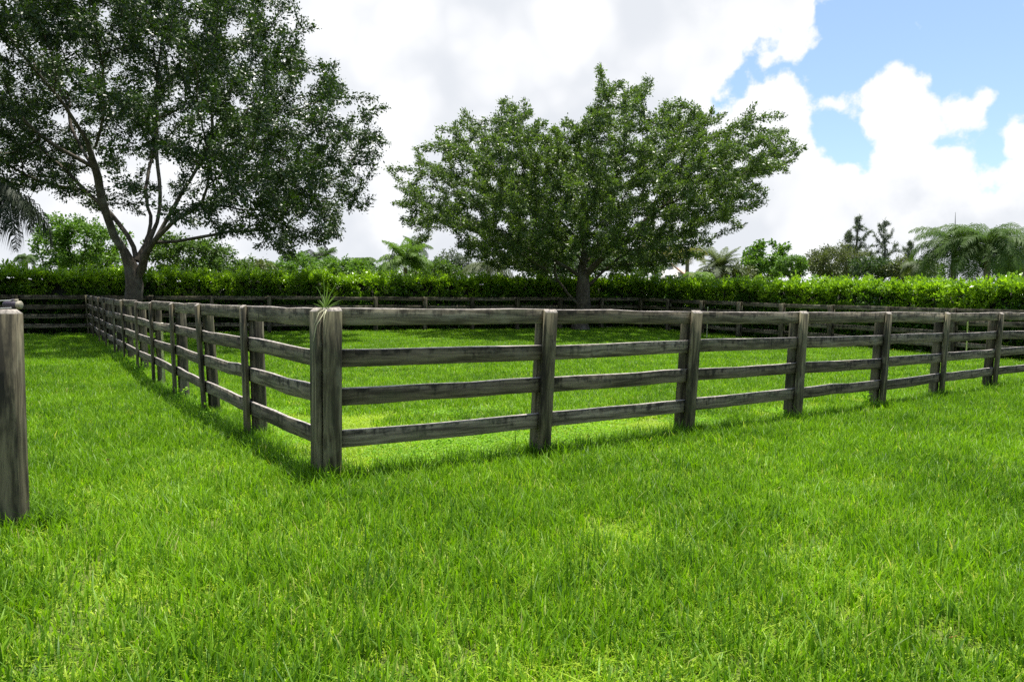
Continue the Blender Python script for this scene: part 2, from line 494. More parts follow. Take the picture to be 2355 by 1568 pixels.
def upright_mesh(w, th, H, bevel, name='batten', below=0.15):
    """board standing along z: width along x (centred), thickness along y (-th..0, front at 0), top cut to a slope falling to the front"""
    c = 0.006
    sec = np.array([(-w / 2 + c, -th), (w / 2 - c, -th), (w / 2, -th + c), (w / 2, -c), (w / 2 - c, 0), (-w / 2 + c, 0), (-w / 2, -c), (-w / 2, -th + c)])
    zs = [-below, H * 0.33, H * 0.68, H]
    V = []
    for k, z in enumerate(zs):
        for (x, y) in sec:
            zz = z
            if k == 3:
                zz = H - bevel * (y + th) / th
            V.append((x + (0.003 * math.sin(k * 2.1 + w * 90) if 0 < k < 3 else 0), y, zz))
    V = np.array(V)
    i = np.arange(3)[:, None] * 8
    j = np.arange(8)[None, :]
    jn = (j + 1) % 8
    F = np.stack([i + j, i + jn, i + 8 + jn, i + 8 + j], -1).reshape(-1, 4)
    caps = np.array([[24 + k for k in range(8)], [7 - k for k in range(8)]])
    uv = np.stack([V[:, 2], 0.05 + V[:, 0] * 0.8 + 0.7 * V[:, 1]], 1)
    me = mesh(name, V, [F, caps], uvs=uv)
    me.materials.append(MAT['batten'])
    me.materials.append(MAT['endgrain'])
    me.polygons[len(F)].material_index = 1
    return me


def round_post_mesh(r, H, below=0.2, name='post', sides=10):
    a = np.linspace(0, 2 * np.pi, sides, endpoint=False)
    zs = [-below, H * 0.5, H - 0.012, H]
    rr = [r * 1.05, r, r * 0.97, r * 0.88]
    V = []
    for z, q in zip(zs, rr):
        for t in a:
            V.append((q * math.cos(t), q * math.sin(t), z))
    V = np.array(V)
    i = np.arange(3)[:, None] * sides
    j = np.arange(sides)[None, :]
    jn = (j + 1) % sides
    F = np.stack([i + j, i + jn, i + sides + jn, i + sides + j], -1).reshape(-1, 4)
    cap = np.array([[3 * sides + k for k in range(sides)]])
    ang = np.tile(a, 4)
    uv = np.stack([V[:, 2], 0.05 + np.abs(ang - np.pi) * r], 1)
    me = mesh(name, V, [F, cap], uvs=uv, smooth=False)
    me.materials.append(MAT['post'])
    me.materials.append(MAT['endgrain'])
    me.polygons[len(F)].material_index = 1
    return me


RAIL_TOPS = (1.502, 1.128, 0.768, 0.388)
RAIL_H = 0.160


def align(o, pos, xdir, lean):
    """put an upright piece: local x along the fence, local y outward, leaning outward by lean"""
    xd = Vector((xdir[0], xdir[1], 0)).normalized()
    up = Vector((0, 0, 1))
    out = xd.cross(up)                     # right-hand side of xdir
    z = (up * math.cos(lean) + out * math.sin(lean)).normalized()
    yv = (out * math.cos(lean) - up * math.sin(lean)).normalized()
    # columns: x, y, z  (x = y cross z keeps it right handed)
    xv = yv.cross(z)
    mt = Matrix((xv, yv, z)).transposed().to_4x4()
    mt.translation = Vector(pos)
    o.matrix_world = mt


def fence(name, pts, label, lean=2.6, battens=True, ends=(True, True), segs=4, post_r=0.082, jitter=1.0, first_rail_off=0.0):
    """pts: batten-front points along the run; outward is to the RIGHT of the running direction"""
    base = pts[0]
    root = empty(name, (base[0], base[1], float(gz(*base))))
    tag(root, label, 'fence', 'weathered four-rail paddock fences')
    rootM = Matrix.Translation(root.location)
    inv = rootM.inverted()
    k = R(lean)
    leans = [k + R(rng.normal() * 0.5 * jitter) for _ in pts]
    if not ends[0]: leans[0] = R(0.4)
    if not ends[1]: leans[-1] = R(0.4)
    for i, p in enumerate(pts):
        p = np.array(p)
        d = np.array(pts[min(i + 1, len(pts) - 1)]) - np.array(pts[max(i - 1, 0)])
        d = d / np.linalg.norm(d)
        n = np.array([d[1], -d[0]])
        zg = float(gz(*p))
        top = float(gz0(*p)) + 1.505
        if (i == 0 and not ends[0]) or (i == len(pts) - 1 and not ends[1]):
            continue
        hp = top - zg
        q = p - n * (0.082 + post_r + 0.004)
        o = link('post', round_post_mesh(post_r * (1 + 0.06 * rng.normal()), hp - 0.01 - 0.02 * rng.random()), None, root)
        align(o, (q[0], q[1], zg), -d, -leans[i])
        o.matrix_world = inv @ o.matrix_world
        o.matrix_parent_inverse = Matrix()
        if battens:
            o = link('batten', upright_mesh(0.165 + 0.01 * rng.normal(), 0.045, hp + 0.004, 0.034), None, root)
            align(o, (p[0], p[1], zg), d, leans[i] + R(rng.normal() * 0.25))
            o.matrix_world = inv @ o.matrix_world
    for i in range(len(pts) - 1):
        p, q = np.array(pts[i]), np.array(pts[i + 1])
        d = q - p
        L = np.linalg.norm(d)
        d /= L
        n = np.array([d[1], -d[0]])
        for ht in RAIL_TOPS:
            j0, j1 = rng.normal(size=2) * 0.010 * jitter
            off = -0.048
            a3 = np.array([*(p + n * (off + math.sin(leans[i]) * ht)), float(gz0(*p)) + ht + j0])
            b3 = np.array([*(q + n * (off + math.sin(leans[i + 1]) * ht)), float(gz0(*q)) + ht + j1])
            if i == 0 and first_rail_off:
                a3 = a3 + (b3 - a3) / L * first_rail_off
            ax = Vector(b3 - a3)
            LL = ax.length - 0.004
            ax.normalize()
            yv = Vector((n[0], n[1], 0)) * math.cos(k) - Vector((0, 0, 1)) * math.sin(k)
            zv = ax.cross(yv).normalized() * 1.0
            if zv.z < 0:
                zv = -zv
            # right handed: x, y, z with y inward-out sign
            yv = zv.cross(ax).normalized()
            mt = Matrix((ax, yv, zv)).transposed().to_4x4()
            sgn = 1 if yv.dot(Vector((n[0], n[1], 0))) > 0 else -1
            hh = RAIL_H + rng.normal() * 0.004
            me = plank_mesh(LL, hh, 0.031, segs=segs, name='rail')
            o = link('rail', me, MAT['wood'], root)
            org = Vector(a3) - zv * hh + yv * (0.0 if sgn > 0 else 0.031) + ax * 0.002
            mt.translation = org
            o.matrix_world = inv @ mt
    return root


# the corner at the middle left: two runs meet at right angles
CORNER = np.array([-1.693, 6.318])
dR = np.array([0.825, 0.565])
dL = np.array([-0.565, 0.825])
right_pts = [CORNER + dR * 0.10]
for k in range(1, 5):
    right_pts.append(np.array([-1.53 + 1.9 * k, 6.43 + 1.3 * k]))
right_pts += [np.array([7.93, 13.12]), np.array([9.88, 14.57]), np.array([11.85, 15.95]), np.array([13.8, 17.3])]
left_pts = [np.array([-1.773 - 1.37 * k, 6.43 + 2.0 * k]) for k in range(12)]
left_pts[0] = CORNER + dL * 0.10
LEND = left_pts[-1]
BCORN = np.array([6.6, 37.2])
REND = np.array([19.0, 15.6])
back_pts = [LEND + (BCORN - LEND) * k / 11 for k in range(12)]
side_pts = [BCORN + (REND - BCORN) * k / 11 for k in range(12)]
lane_pts = [LEND - np.array([0.86, 0.51]) * 2.35 * k for k in range(4)]

f_right = fence('paddock_fence', right_pts, 'weathered four-rail fence run facing the viewer, right of the big corner post', 2.6, ends=(False, True), segs=5, first_rail_off=0.02)
f_left = fence('paddock_fence', left_pts[::-1], 'weathered four-rail fence run receding along the grass lane on the left', 2.4, ends=(True, False), segs=5, jitter=1.3)
f_back = fence('paddock_fence', back_pts[::-1], 'dark four-rail fence across the far back of the paddock below the hedge', 0.5, battens=True, ends=(True, False), segs=2)
f_side = fence('paddock_fence', side_pts[::-1], 'shaded four-rail fence on the far right side below the hedge', 0.5, battens=True, ends=(True, False), segs=2)
f_lane = fence('paddock_fence', lane_pts, 'short shadowy fence closing the far end of the grass lane on the left', 0.3, battens=False, ends=(False, True), segs=2)


def corner_post(name, c, d1, d2, root, lean=1.0, wR=0.165, wL=0.19):
    """square core with two bevel-topped face boards meeting at the corner"""
    inv = Matrix.Translation(root.location).inverted()
    zg = float(gz(*c))
    H = 1.507 - zg
    n1 = np.array([d1[1], -d1[0]])
    core = c + d1 * 0.125 + d2 * 0.125
    V = upright_mesh(0.15, 0.15, H - 0.004, 0.03, 'core_post')
    o = link('core_post', V, None, root)
    p = core + n1 * 0.075
    align(o, (*p, zg), d1, R(lean) * 0.4)
    o.matrix_world = inv @ o.matrix_world
    o = link('corner_board', upright_mesh(wR, 0.048, H + 0.004, 0.036), None, root)
    p = c + d1 * (0.035 + wR / 2)
    align(o, (*p, zg), d1, R(lean) * 0.4)
    o.matrix_world = inv @ o.matrix_world
    o = link('corner_board', upright_mesh(wL, 0.05, H - 0.001, 0.036), None, root)
    p = c + d2 * (0.056 + wL / 2) - d1 * 0.004
    align(o, (*p, zg), -d2, R(lean) * 0.4)
    o.matrix_world = inv @ o.matrix_world


corner_post('corner_post', CORNER, dR, dL, f_right)


# square gate post at the left edge, with chamfered top
def square_post_mesh(w, d, H, ch, below=0.25):
    c = 0.012
    sec = np.array([(-w / 2 + c, -d), (w / 2 - c, -d), (w / 2, -d + c), (w / 2, -c), (w / 2 - c, 0), (-w / 2 + c, 0), (-w / 2, -c), (-w / 2, -d + c)])
    cen = np.array([0, -d / 2])
    V = []
    for z, s in ((-below, 1.0), (H * 0.45, 0.995), (H - ch, 1.0), (H, 1 - 2 * ch / w)):
        for p in sec:
            q = cen + (p - cen) * s
            V.append((q[0], q[1], z))
    V = np.array(V)
    i = np.arange(3)[:, None] * 8
    j = np.arange(8)[None, :]
    jn = (j + 1) % 8
    F = np.stack([i + j, i + jn, i + 8 + jn, i + 8 + j], -1).reshape(-1, 4)
    caps = np.array([[24 + k for k in range(8)]])
    uv = np.stack([V[:, 2], 0.06 + 0.6 * V[:, 0] + 0.8 * V[:, 1]], 1)
    me = mesh('gate_post', V, [F, caps], uvs=uv)
    me.materials.append(MAT['post'])
    me.materials.append(MAT['endgrain'])
    for k in list(range(16, 24)) + [24]:
        me.polygons[k].material_index = 1
    return me


GP = np.array([-3.555, 5.08])
gp_root = empty('gate_post', (GP[0], GP[1], float(gz(*GP))))
tag(gp_root, 'thick square grey wooden post cut off by the left edge of the picture', 'post')
ga = R(12)
gpo = link('upright', square_post_mesh(0.20, 0.17, 1.560, 0.030), None, gp_root, rot=(0, R(-0.6), ga))
# gate rails hung behind the post on its left side, outside the picture
for ht in RAIL_TOPS:
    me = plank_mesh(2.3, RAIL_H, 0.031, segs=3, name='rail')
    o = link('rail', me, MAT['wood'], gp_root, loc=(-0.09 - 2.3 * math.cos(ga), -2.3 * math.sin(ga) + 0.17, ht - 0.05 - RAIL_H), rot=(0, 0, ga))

# rope insulator resting on the post top, with two wires running off to the left
ins = empty('fence_insulator', (GP[0] - 0.045, GP[1] + 0.09, float(gz(*GP)) + 1.560))
tag(ins, 'small dark fence wire insulator with a sunlit-coloured end, on top of the left post', 'insulator')
m_sunlit_end = plain_mat('sunlit_end_plastic', (0.26, 0.235, 0.17), 0.7, 0.3, 40)  # sunlight on the right end put into this cream colour
m_dark = plain_mat('dark_violet_plastic', (0.022, 0.016, 0.028), 0.6, 0.3, 40)
m_wire = plain_mat('galvanised_wire', (0.55, 0.54, 0.50), 0.4, 0.2, 60, 0.6)


def lathe(prof, sides=14, name='lathe', axis='z'):
    a = np.linspace(0, 2 * np.pi, sides, endpoint=False)
    V = []
    for r_, z in prof:
        for t in a:
            V.append((r_ * math.cos(t), r_ * math.sin(t), z))
    V = np.array(V)
    if axis == 'x':
        V = V[:, [2, 0, 1]]
    n = len(prof)
    i = np.arange(n - 1)[:, None] * sides
    j = np.arange(sides)[None, :]
    jn = (j + 1) % sides
    F = np.stack([i + j, i + jn, i + sides + jn, i + sides + j], -1).reshape(-1, 4)
    caps = np.array([[(n - 1) * sides + k for k in range(sides)], [sides - 1 - k for k in range(sides)]])
    return mesh(name, V, [F, caps], smooth=False)


link('body', lathe([(0.024, -0.07), (0.030, -0.06), (0.031, 0.02), (0.027, 0.026)], axis='x', name='body'), m_dark, ins, loc=(0.01, 0, 0.030))
link('end_cap', lathe([(0.028, 0.0), (0.030, 0.006), (0.029, 0.022), (0.020, 0.028)], axis='x', name='end_cap'), m_sunlit_end, ins, loc=(0.034, 0, 0.030))
link('knob', lathe([(0.012, 0.0), (0.016, 0.004), (0.015, 0.010), (0.008, 0.014)], name='knob'), m_dark, ins, loc=(0.0, 0, 0.058))
link('neck', lathe([(0.012, 0.0), (0.015, 0.004), (0.012, 0.014)], name='neck'), m_sunlit_end, ins, loc=(0.026, 0, 0.058))
for z in (0.064, 0.010):
    v, f = tubes([(np.array([[0.02, -0.04, z], [-0.5, -0.05, z - 0.03], [-1.6, -0.1, z - 0.02]]), [0.004] * 3)], 6)
    link('wire', mesh('wire', v, f), m_wire, ins)

# pale plastic poles standing just inside the fences
poles = [((-6.85, 14.05), 1.30, 0.022, 'pale yellow plastic pole behind the left fence run'),
         ((-12.1, 21.9), 1.32, 0.024, 'white plastic pole at the far end of the left fence run'),
         ((8.35, 30.7), 1.35, 0.020, 'thin white pole against the far right fence, beside the big tree'),
         ((14.0, 22.05), 1.25, 0.020, 'thin cream pole in front of the far right fence near the picture edge')]
for (x, y), h, r_, lab in poles:
    v = [(r_, -0.2), (r_, h - 0.03), (r_ * 1.25, h - 0.03), (r_ * 1.25, h), (r_ * 0.8, h + 0.008)]
    o = link('marker_pole', lathe(v, 10, 'marker_pole'), MAT['pvc'], loc=(x, y, float(gz(x, y))), rot=(0, R(rng.normal() * 0.8), 0))
    tag(o, lab, 'pole', 'pale plastic poles inside the paddock')


# ------------------------------------------------------------------ trees grown from limbs and twig tips
def grow(nodes, parents, targets, bf=0.35, flat=1.0):
    """join every target to the growing tree (spanning tree balanced against path length)"""
    nodes = [np.array(n, float) for n in nodes]
    parents = list(parents)
    plen = [0.0] * len(nodes)
    for i in range(1, len(nodes)):
        plen[i] = plen[parents[i]] + np.linalg.norm(nodes[i] - nodes[parents[i]])
    T = np.asarray(targets, float)
    best = np.full(len(T), 1e9)
    bp_ = np.zeros(len(T), int)
    for i, nd in enumerate(nodes):
        if i < 2:
            continue
        c = np.linalg.norm((T - nd) * [1, 1, flat], axis=1) + bf * plen[i]
        k = c < best
        best[k] = c[k]
        bp_[k] = i
    done = np.zeros(len(T), bool)
    for _ in range(len(T)):
        t = int(np.argmin(np.where(done, 1e9, best)))
        done[t] = True
        p = int(bp_[t])
        nodes.append(T[t])
        parents.append(p)
        plen.append(plen[p] + np.linalg.norm(T[t] - nodes[p]))
        i = len(nodes) - 1
        c = np.linalg.norm((T - T[t]) * [1, 1, flat], axis=1) + bf * plen[i]
        k = (c < best) & ~done
        best[k] = c[k]
        bp_[k] = i
    return np.array(nodes), np.array(parents)


def limb_radii(parents, tip=0.012, ex=2.35):
    n = len(parents)
    r_ = np.zeros(n)
    kids = np.zeros(n)
    for i in range(n - 1, 0, -1):
        if kids[i] == 0:
            r_[i] = tip ** ex
        kids[parents[i]] += 1
        r_[parents[i]] += r_[i]
    return r_ ** (1 / ex)


def wood_tubes(nodes, parents, rad, sides_big=9, minr=0.0, rmax=None):
    """chains from forks to tips as tubes"""
    n = len(nodes)
    kids = [[] for _ in range(n)]
    for i in range(1, n):
        kids[parents[i]].append(i)
    paths = {}
    out = []
    stack = [(0, None)]
    starts = [(0, -1)]
    while starts:
        s, fromp = starts.pop()
        ch = [] if fromp < 0 else [fromp]
        c = s
        while True:
            ch.append(c)
            ks = kids[c]
            if not ks:
                break
            ks = sorted(ks, key=lambda q: -rad[q])
            for o in ks[1:]:
                starts.append((o, c))
            c = ks[0]
        pts = nodes[ch]
        rr = rad[ch].copy()
        if fromp >= 0:
            rr[0] = min(rr[0], rr[1] * 1.15)
        if len(pts) < 2 or rr.max() < minr:
            continue
        out.append((pts, rr))
    return out


def bend_paths(paths, amt=0.05):
    """resample with small wander so no limb is straight"""
    res = []
    for pts, rr in paths:
        n = len(pts)
        if n < 2:
            continue
        seg = np.linalg.norm(np.diff(pts, axis=0), axis=1)
        s = np.concatenate([[0], np.cumsum(seg)])
        m_ = max(n, int(s[-1] / 0.5) + 2)
        t = np.linspace(0, s[-1], min(m_, 26))
        q = np.stack([np.interp(t, s, pts[:, k]) for k in range(3)], 1)
        r2 = np.interp(t, s, rr)
        for _ in range(2):
            q[1:-1] = 0.25 * q[:-2] + 0.5 * q[1:-1] + 0.25 * q[2:]
        if len(q) > 2:
            q[1:-1] += rng.normal(size=(len(q) - 2, 3)) * np.minimum(amt, r2[1:-1, None] * 0.25)
        res.append((q, r2))
    return res


def in_poly(x, z, poly):
    ins_ = np.zeros(len(x), bool)
    n = len(poly)
    j = n - 1
    for i in range(n):
        xi, zi = poly[i]
        xj, zj = poly[j]
        c = ((zi > z) != (zj > z)) & (x < (xj - xi) * (z - zi) / (zj - zi + 1e-12) + xi)
        ins_ ^= c
        j = i
    return ins_


def crown_points(n, poly, cx, cz, ry, y0, inner=None, yshift=0.0, shell=0.0, mind=0.0):
    """points through a crown whose front silhouette is poly (world x,z), round in plan"""
    poly = np.array(poly)
    lo, hi = poly.min(0), poly.max(0)
    out = []
    while len(out) < n:
        k = n * 3
        x = rng.uniform(lo[0], hi[0], k)
        z = rng.uniform(lo[1], hi[1], k)
        t = rng.uniform(-1, 1, k)
        s = np.sqrt(1 - np.abs(t) ** 2.2)
        xx = cx + (x - cx) / s
        zz = cz + (z - cz) / (0.35 + 0.65 * s)
        ok = in_poly(xx, zz, poly)
        if shell:
            # thin out the heart of the crown
            xs_ = cx + (xx - cx) / shell
            zs_ = cz + (zz - cz) / shell
            core = in_poly(xs_, zs_, poly)
            ok &= ~core | (rng.random(k) < 0.25) if shell < 1 else ok
        if inner is not None:
            ok &= ~inner(x, t, z)
        pts = np.stack([x, y0 + t * ry, z], 1)[ok]
        for p in pts:
            if len(out) >= n:
                break
            out.append(p)
    return np.array(out)


def twig_leaves(nodes, parents, rad, per_m, spread, size, ratio, rthin=0.03, droop=0.3, up=0.25, maxn=400000, jit=0.25):
    """leaves round the thin outer twigs, pointing outward along them"""
    ends = np.where(rad < rthin)[0]
    ends = ends[ends > 0]
    a = nodes[parents[ends]]
    b = nodes[ends]
    d = b - a
    L = np.linalg.norm(d, axis=1)
    cnt = np.maximum(6, (np.minimum(L, 1.8) + 0.35) * per_m).astype(int)
    idx = np.repeat(np.arange(len(ends)), cnt)
    t = rng.random(len(idx))
    reach = np.minimum(1.0, 1.8 / np.maximum(L, 1e-3))[idx]
    t = 1 - t * reach + rng.normal(size=len(idx)) * 0.05
    dirn = d[idx] / (L[idx][:, None] + 1e-9)
    pos = a[idx] + d[idx] * t[:, None] + dirn * 0.25 * (rng.random(len(idx)) ** 1.5)[:, None]
    off = rng.normal(size=(len(idx), 3))
    off /= np.linalg.norm(off, axis=1)[:, None]
    taper = (1.15 - 0.75 * np.clip(t, 0, 1.2))[:, None]
    pos += off * spread * taper * (rng.random(len(idx)) ** 0.6)[:, None]
    ax = dirn * 0.7 + off * 0.7 + rng.normal(size=off.shape) * jit
    ax[:, 2] -= droop
    size_ = size * (0.5 + 1.0 * rng.random(len(idx)) ** 1.5)
    v, f, r_ = leaf_cloud(pos, ax, size_, ratio, flat=0.3)
    return v, f, r_


def make_tree(name, label, base, limbs, targets, bf, leafmat, per_m, spread, size, ratio, trunk_r, rthin=0.03, tip=0.012, group=None, sides=9, droop=0.3, ex=2.35, minr=0.006, flat=1.0):
    """limbs: list of (index of start node or None, [points]) in world space; the first is the trunk"""
    base = np.array(base, float)
    nodes, parents = [], []
    index = {}
    for key, start, pts in limbs:
        prev = -1 if start is None else index[start]
        for k, p in enumerate(pts):
            nodes.append(np.array(p) - base)
            parents.append(max(prev, 0) if nodes else 0)
            prev = len(nodes) - 1
            index[(key, k)] = prev
    parents[0] = 0
    nodes, parents = grow(nodes, parents, np.asarray(targets) - base, bf, flat)
    rad = limb_radii(parents, tip, ex)
    rad *= 1.0
    k = trunk_r / rad[0]
    w = np.clip((rad - 0.03) / (rad[0] - 0.03), 0, 1)
    rad2 = rad * (1 + (k - 1) * w ** 0.85)
    rad2 = np.maximum(rad2, tip)
    root = empty(name, tuple(base))
    tag(root, label, 'tree', group)
    paths = bend_paths(wood_tubes(nodes, parents, rad2, minr=minr))
    # flare the foot of the trunk
    p0, r0 = paths[0]
    r0 = r0 * (1 + 0.55 * np.exp(-np.maximum(p0[:, 2] + 0.1, 0) / 0.45))
    paths[0] = (p0, r0)
    big = [p for p in paths if p[1].max() > 0.09]
    small = [p for p in paths if p[1].max() <= 0.09]
    v, f = tubes(big, sides)
    link('trunk', mesh('trunk', v, f, smooth=True), MAT['bark'], root)
    if small:
        v, f = tubes(small, 4)
        tw = link('twigs', mesh('twigs', v, f, smooth=True), MAT['bark'], root)
        tw['kind'] = 'stuff'
    v, f, r_ = twig_leaves(nodes, parents, rad, per_m, spread, size, ratio, rthin, droop)
    cr = link('crown', mesh('crown', v, f, fattr={'rnd': r_}), leafmat, root)
    return root


def poly_world(pl, Y):
    out = []
    for px, py in pl:
        q = P(px, py, Y)
        out.append((q[0], q[2]))
    return out


def PP(px, py, Y, dy=0.0):
    q = P(px, py, Y)
    return np.array([q[0], Y + dy, q[2]])


# ---- big dark tree on the left
Y1 = 27.0
b1 = PP(303, 745, Y1)
b1[2] = float(gz(b1[0], Y1)) - 0.1
L1 = [('t', None, [b1, PP(305, 690, Y1), PP(313, 640, Y1), PP(313, 600, Y1)]),
      ('a', ('t', 3), [PP(290, 575, Y1, -.2), PP(266, 540, Y1, -.5), PP(265, 473, Y1, -.8), PP(258, 400, Y1, -1.2), PP(275, 360, Y1, -1.6), PP(320, 310, Y1, -2.3), PP(360, 200, Y1, -3.5)]),
      ('b', ('t', 3), [PP(296, 552, Y1, .3), PP(252, 509, Y1, .6), PP(203, 464, Y1, .9), PP(158, 428, Y1, 1.0), PP(110, 380, Y1, 1.2), PP(30, 330, Y1, 1.6)]),
      ('c', ('t', 3), [PP(316, 555, Y1, .5), PP(318, 495, Y1, 1.2), PP(282, 455, Y1, 1.6), PP(270, 400, Y1, 2.0), PP(262, 330, Y1, 2.8), PP(235, 220, Y1, 4.0)]),
      ('c2', ('c', 0), [PP(342, 515, Y1, .8), PP(340, 462, Y1, 1.0), PP(326, 400, Y1, 1.3), PP(312, 350, Y1, 1.5), PP(300, 240, Y1, 2.0)]),
      ('d', ('t', 2), [PP(343, 590, Y1, -.3), PP(362, 560, Y1, -.6), PP(405, 536, Y1, -1.0), PP(455, 507, Y1, -1.4), PP(510, 488, Y1, -1.8), PP(600, 470, Y1, -2.4)]),
      ('d2', ('d', 1), [PP(400, 556, Y1, .3), PP(455, 536, Y1, .8), PP(530, 520, Y1, 1.4), PP(610, 520, Y1, 2.0)]),
      ('e', ('d', 0), [PP(358, 535, Y1, .2), PP(375, 492, Y1, .4), PP(405, 432, Y1, .6), PP(425, 392, Y1, .5), PP(475, 355, Y1, .3), PP(590, 300, Y1, .2)]),
      ('e2', ('e', 2), [PP(450, 412, Y1, -1.0), PP(520, 370, Y1, -2.0), PP(640, 330, Y1, -3.2)]),
      ('f', ('a', 4), [PP(250, 270, Y1, -3.2), PP(200, 170, Y1, -4.8)]),
      ('h', ('b', 2), [PP(190, 420, Y1, -1.5), PP(150, 350, Y1, -3.5), PP(60, 260, Y1, -5)]),
      ]
pl1 = [(640, -60), (690, 30), (755, 55), (750, 110), (790, 165), (800, 210), (880, 225), (862, 280), (888, 320), (850, 370), (855, 440), (790, 470),
       (775, 540), (735, 555), (690, 540), (640, 590), (570, 560), (500, 545), (440, 520), (420, 470), (380, 440), (330, 440), (250, 440), (200, 470), (130, 480), (60, 450), (-40, 430), (-190, 330),
       (-260, 150), (-200, -40), (-60, -180), (150, -260), (400, -240), (560, -150)]
pw1 = poly_world(pl1, Y1)
c1 = P(320, 420, Y1)


def hollow1(x, t, z):
    # the open room round the fork of the limbs
    q = P(335, 475, Y1)
    return ((x - q[0]) / 3.2) ** 2 + ((z - q[2]) / 3.0) ** 2 + (t * 0.7) ** 2 < 1


t1 = crown_points(1900, pw1, c1[0], c1[2], 8.0, Y1, inner=hollow1, shell=0.42)
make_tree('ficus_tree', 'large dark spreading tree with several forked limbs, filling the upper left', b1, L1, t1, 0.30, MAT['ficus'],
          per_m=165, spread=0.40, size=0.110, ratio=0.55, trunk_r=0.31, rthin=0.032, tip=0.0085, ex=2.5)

# ---- open spiky-outlined tree in the middle
Y2 = 35.0
b2 = PP(1336, 750, Y2)
b2[2] = float(gz(b2[0], Y2)) - 0.1
L2 = [('t', None, [b2, PP(1337, 705, Y2), PP(1338, 670, Y2), PP(1342, 640, Y2), PP(1345, 610, Y2)]),
      ('a', ('t', 1), [PP(1310, 685, Y2, -.3), PP(1284, 652, Y2, -.8), PP(1262, 630, Y2, -1.3), PP(1190, 590, Y2, -2.5), PP(1080, 540, Y2, -4)]),
      ('b', ('t', 3), [PP(1310, 618, Y2, .2), PP(1262, 592, Y2, .5), PP(1215, 572, Y2, 1.0), PP(1130, 520, Y2, 1.5), PP(1010, 460, Y2, 2)]),
      ('c', ('t', 4), [PP(1318, 575, Y2, -.6), PP(1280, 530, Y2, -1.5), PP(1230, 440, Y2, -2.5), PP(1180, 340, Y2, -3.5)]),
      ('d', ('t', 4), [PP(1345, 560, Y2, .4), PP(1342, 480, Y2, .8), PP(1350, 380, Y2, 1.0), PP(1362, 270, Y2, 1.0)]),
      ('e', ('t', 4), [PP(1372, 570, Y2, .6), PP(1400, 520, Y2, 1.2), PP(1455, 430, Y2, 2.2), PP(1520, 330, Y2, 3.0)]),
      ('f', ('t', 3), [PP(1375, 600, Y2, -.5), PP(1420, 560, Y2, -1.2), PP(1500, 490, Y2, -2.2), PP(1600, 420, Y2, -3), PP(1700, 360, Y2, -3)]),
      ('g', ('t', 2), [PP(1362, 650, Y2, .3), PP(1400, 615, Y2, .8), PP(1455, 570, Y2, 1.5), PP(1560, 500, Y2, 2.5), PP(1660, 460, Y2, 3.0)]),
      ('h', ('c', 1), [PP(1300, 440, Y2, -3.5), PP(1320, 340, Y2, -5)]),
      ('i', ('b', 2), [PP(1200, 500, Y2, 3.0), PP(1150, 420, Y2, 5.0)]),
      ]
pl2 = [(1085, 600), (1050, 565), (1040, 520), (905, 545), (932, 495), (895, 460), (925, 430), (888, 393), (960, 402), (942, 342), (1010, 345), (1000, 308), (1062, 318), (1042, 275), (1110, 300),
       (1152, 330), (1130, 285), (1158, 232), (1200, 275), (1232, 330), (1262, 300), (1272, 268), (1310, 330), (1325, 290), (1330, 232), (1352, 250), (1350, 165), (1385, 225), (1410, 200),
       (1420, 225), (1512, 182), (1470, 245), (1440, 280), (1490, 285), (1512, 265), (1515, 290), (1548, 222), (1570, 290), (1618, 230), (1625, 275), (1665, 265), (1640, 310), (1700, 290), (1752, 245), (1735, 290),
       (1815, 280), (1790, 325), (1858, 340), (1800, 385), (1760, 380), (1800, 410), (1720, 430), (1745, 465), (1710, 500), (1690, 548), (1630, 530), (1610, 545), (1645, 585), (1580, 610),
       (1500, 612), (1460, 622), (1400, 612), (1340, 596), (1260, 612), (1200, 622), (1140, 615)]
pw2 = poly_world(pl2, Y2)
c2 = P(1340, 560, Y2)


def hollow2(x, t, z):
    q = P(1342, 650, Y2)
    return ((x - q[0]) / 1.9) ** 2 + ((z - q[2]) / 1.25) ** 2 + (t * 0.9) ** 2 < 1


t2 = crown_points(1950, pw2, c2[0], c2[2], 7.5, Y2, inner=hollow2, shell=0)
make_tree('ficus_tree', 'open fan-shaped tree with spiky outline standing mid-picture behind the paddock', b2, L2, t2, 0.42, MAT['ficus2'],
          per_m=190, spread=0.33, size=0.112, ratio=0.50, trunk_r=0.36, rthin=0.030, tip=0.0085, droop=0.15, ex=2.5, flat=1.4)


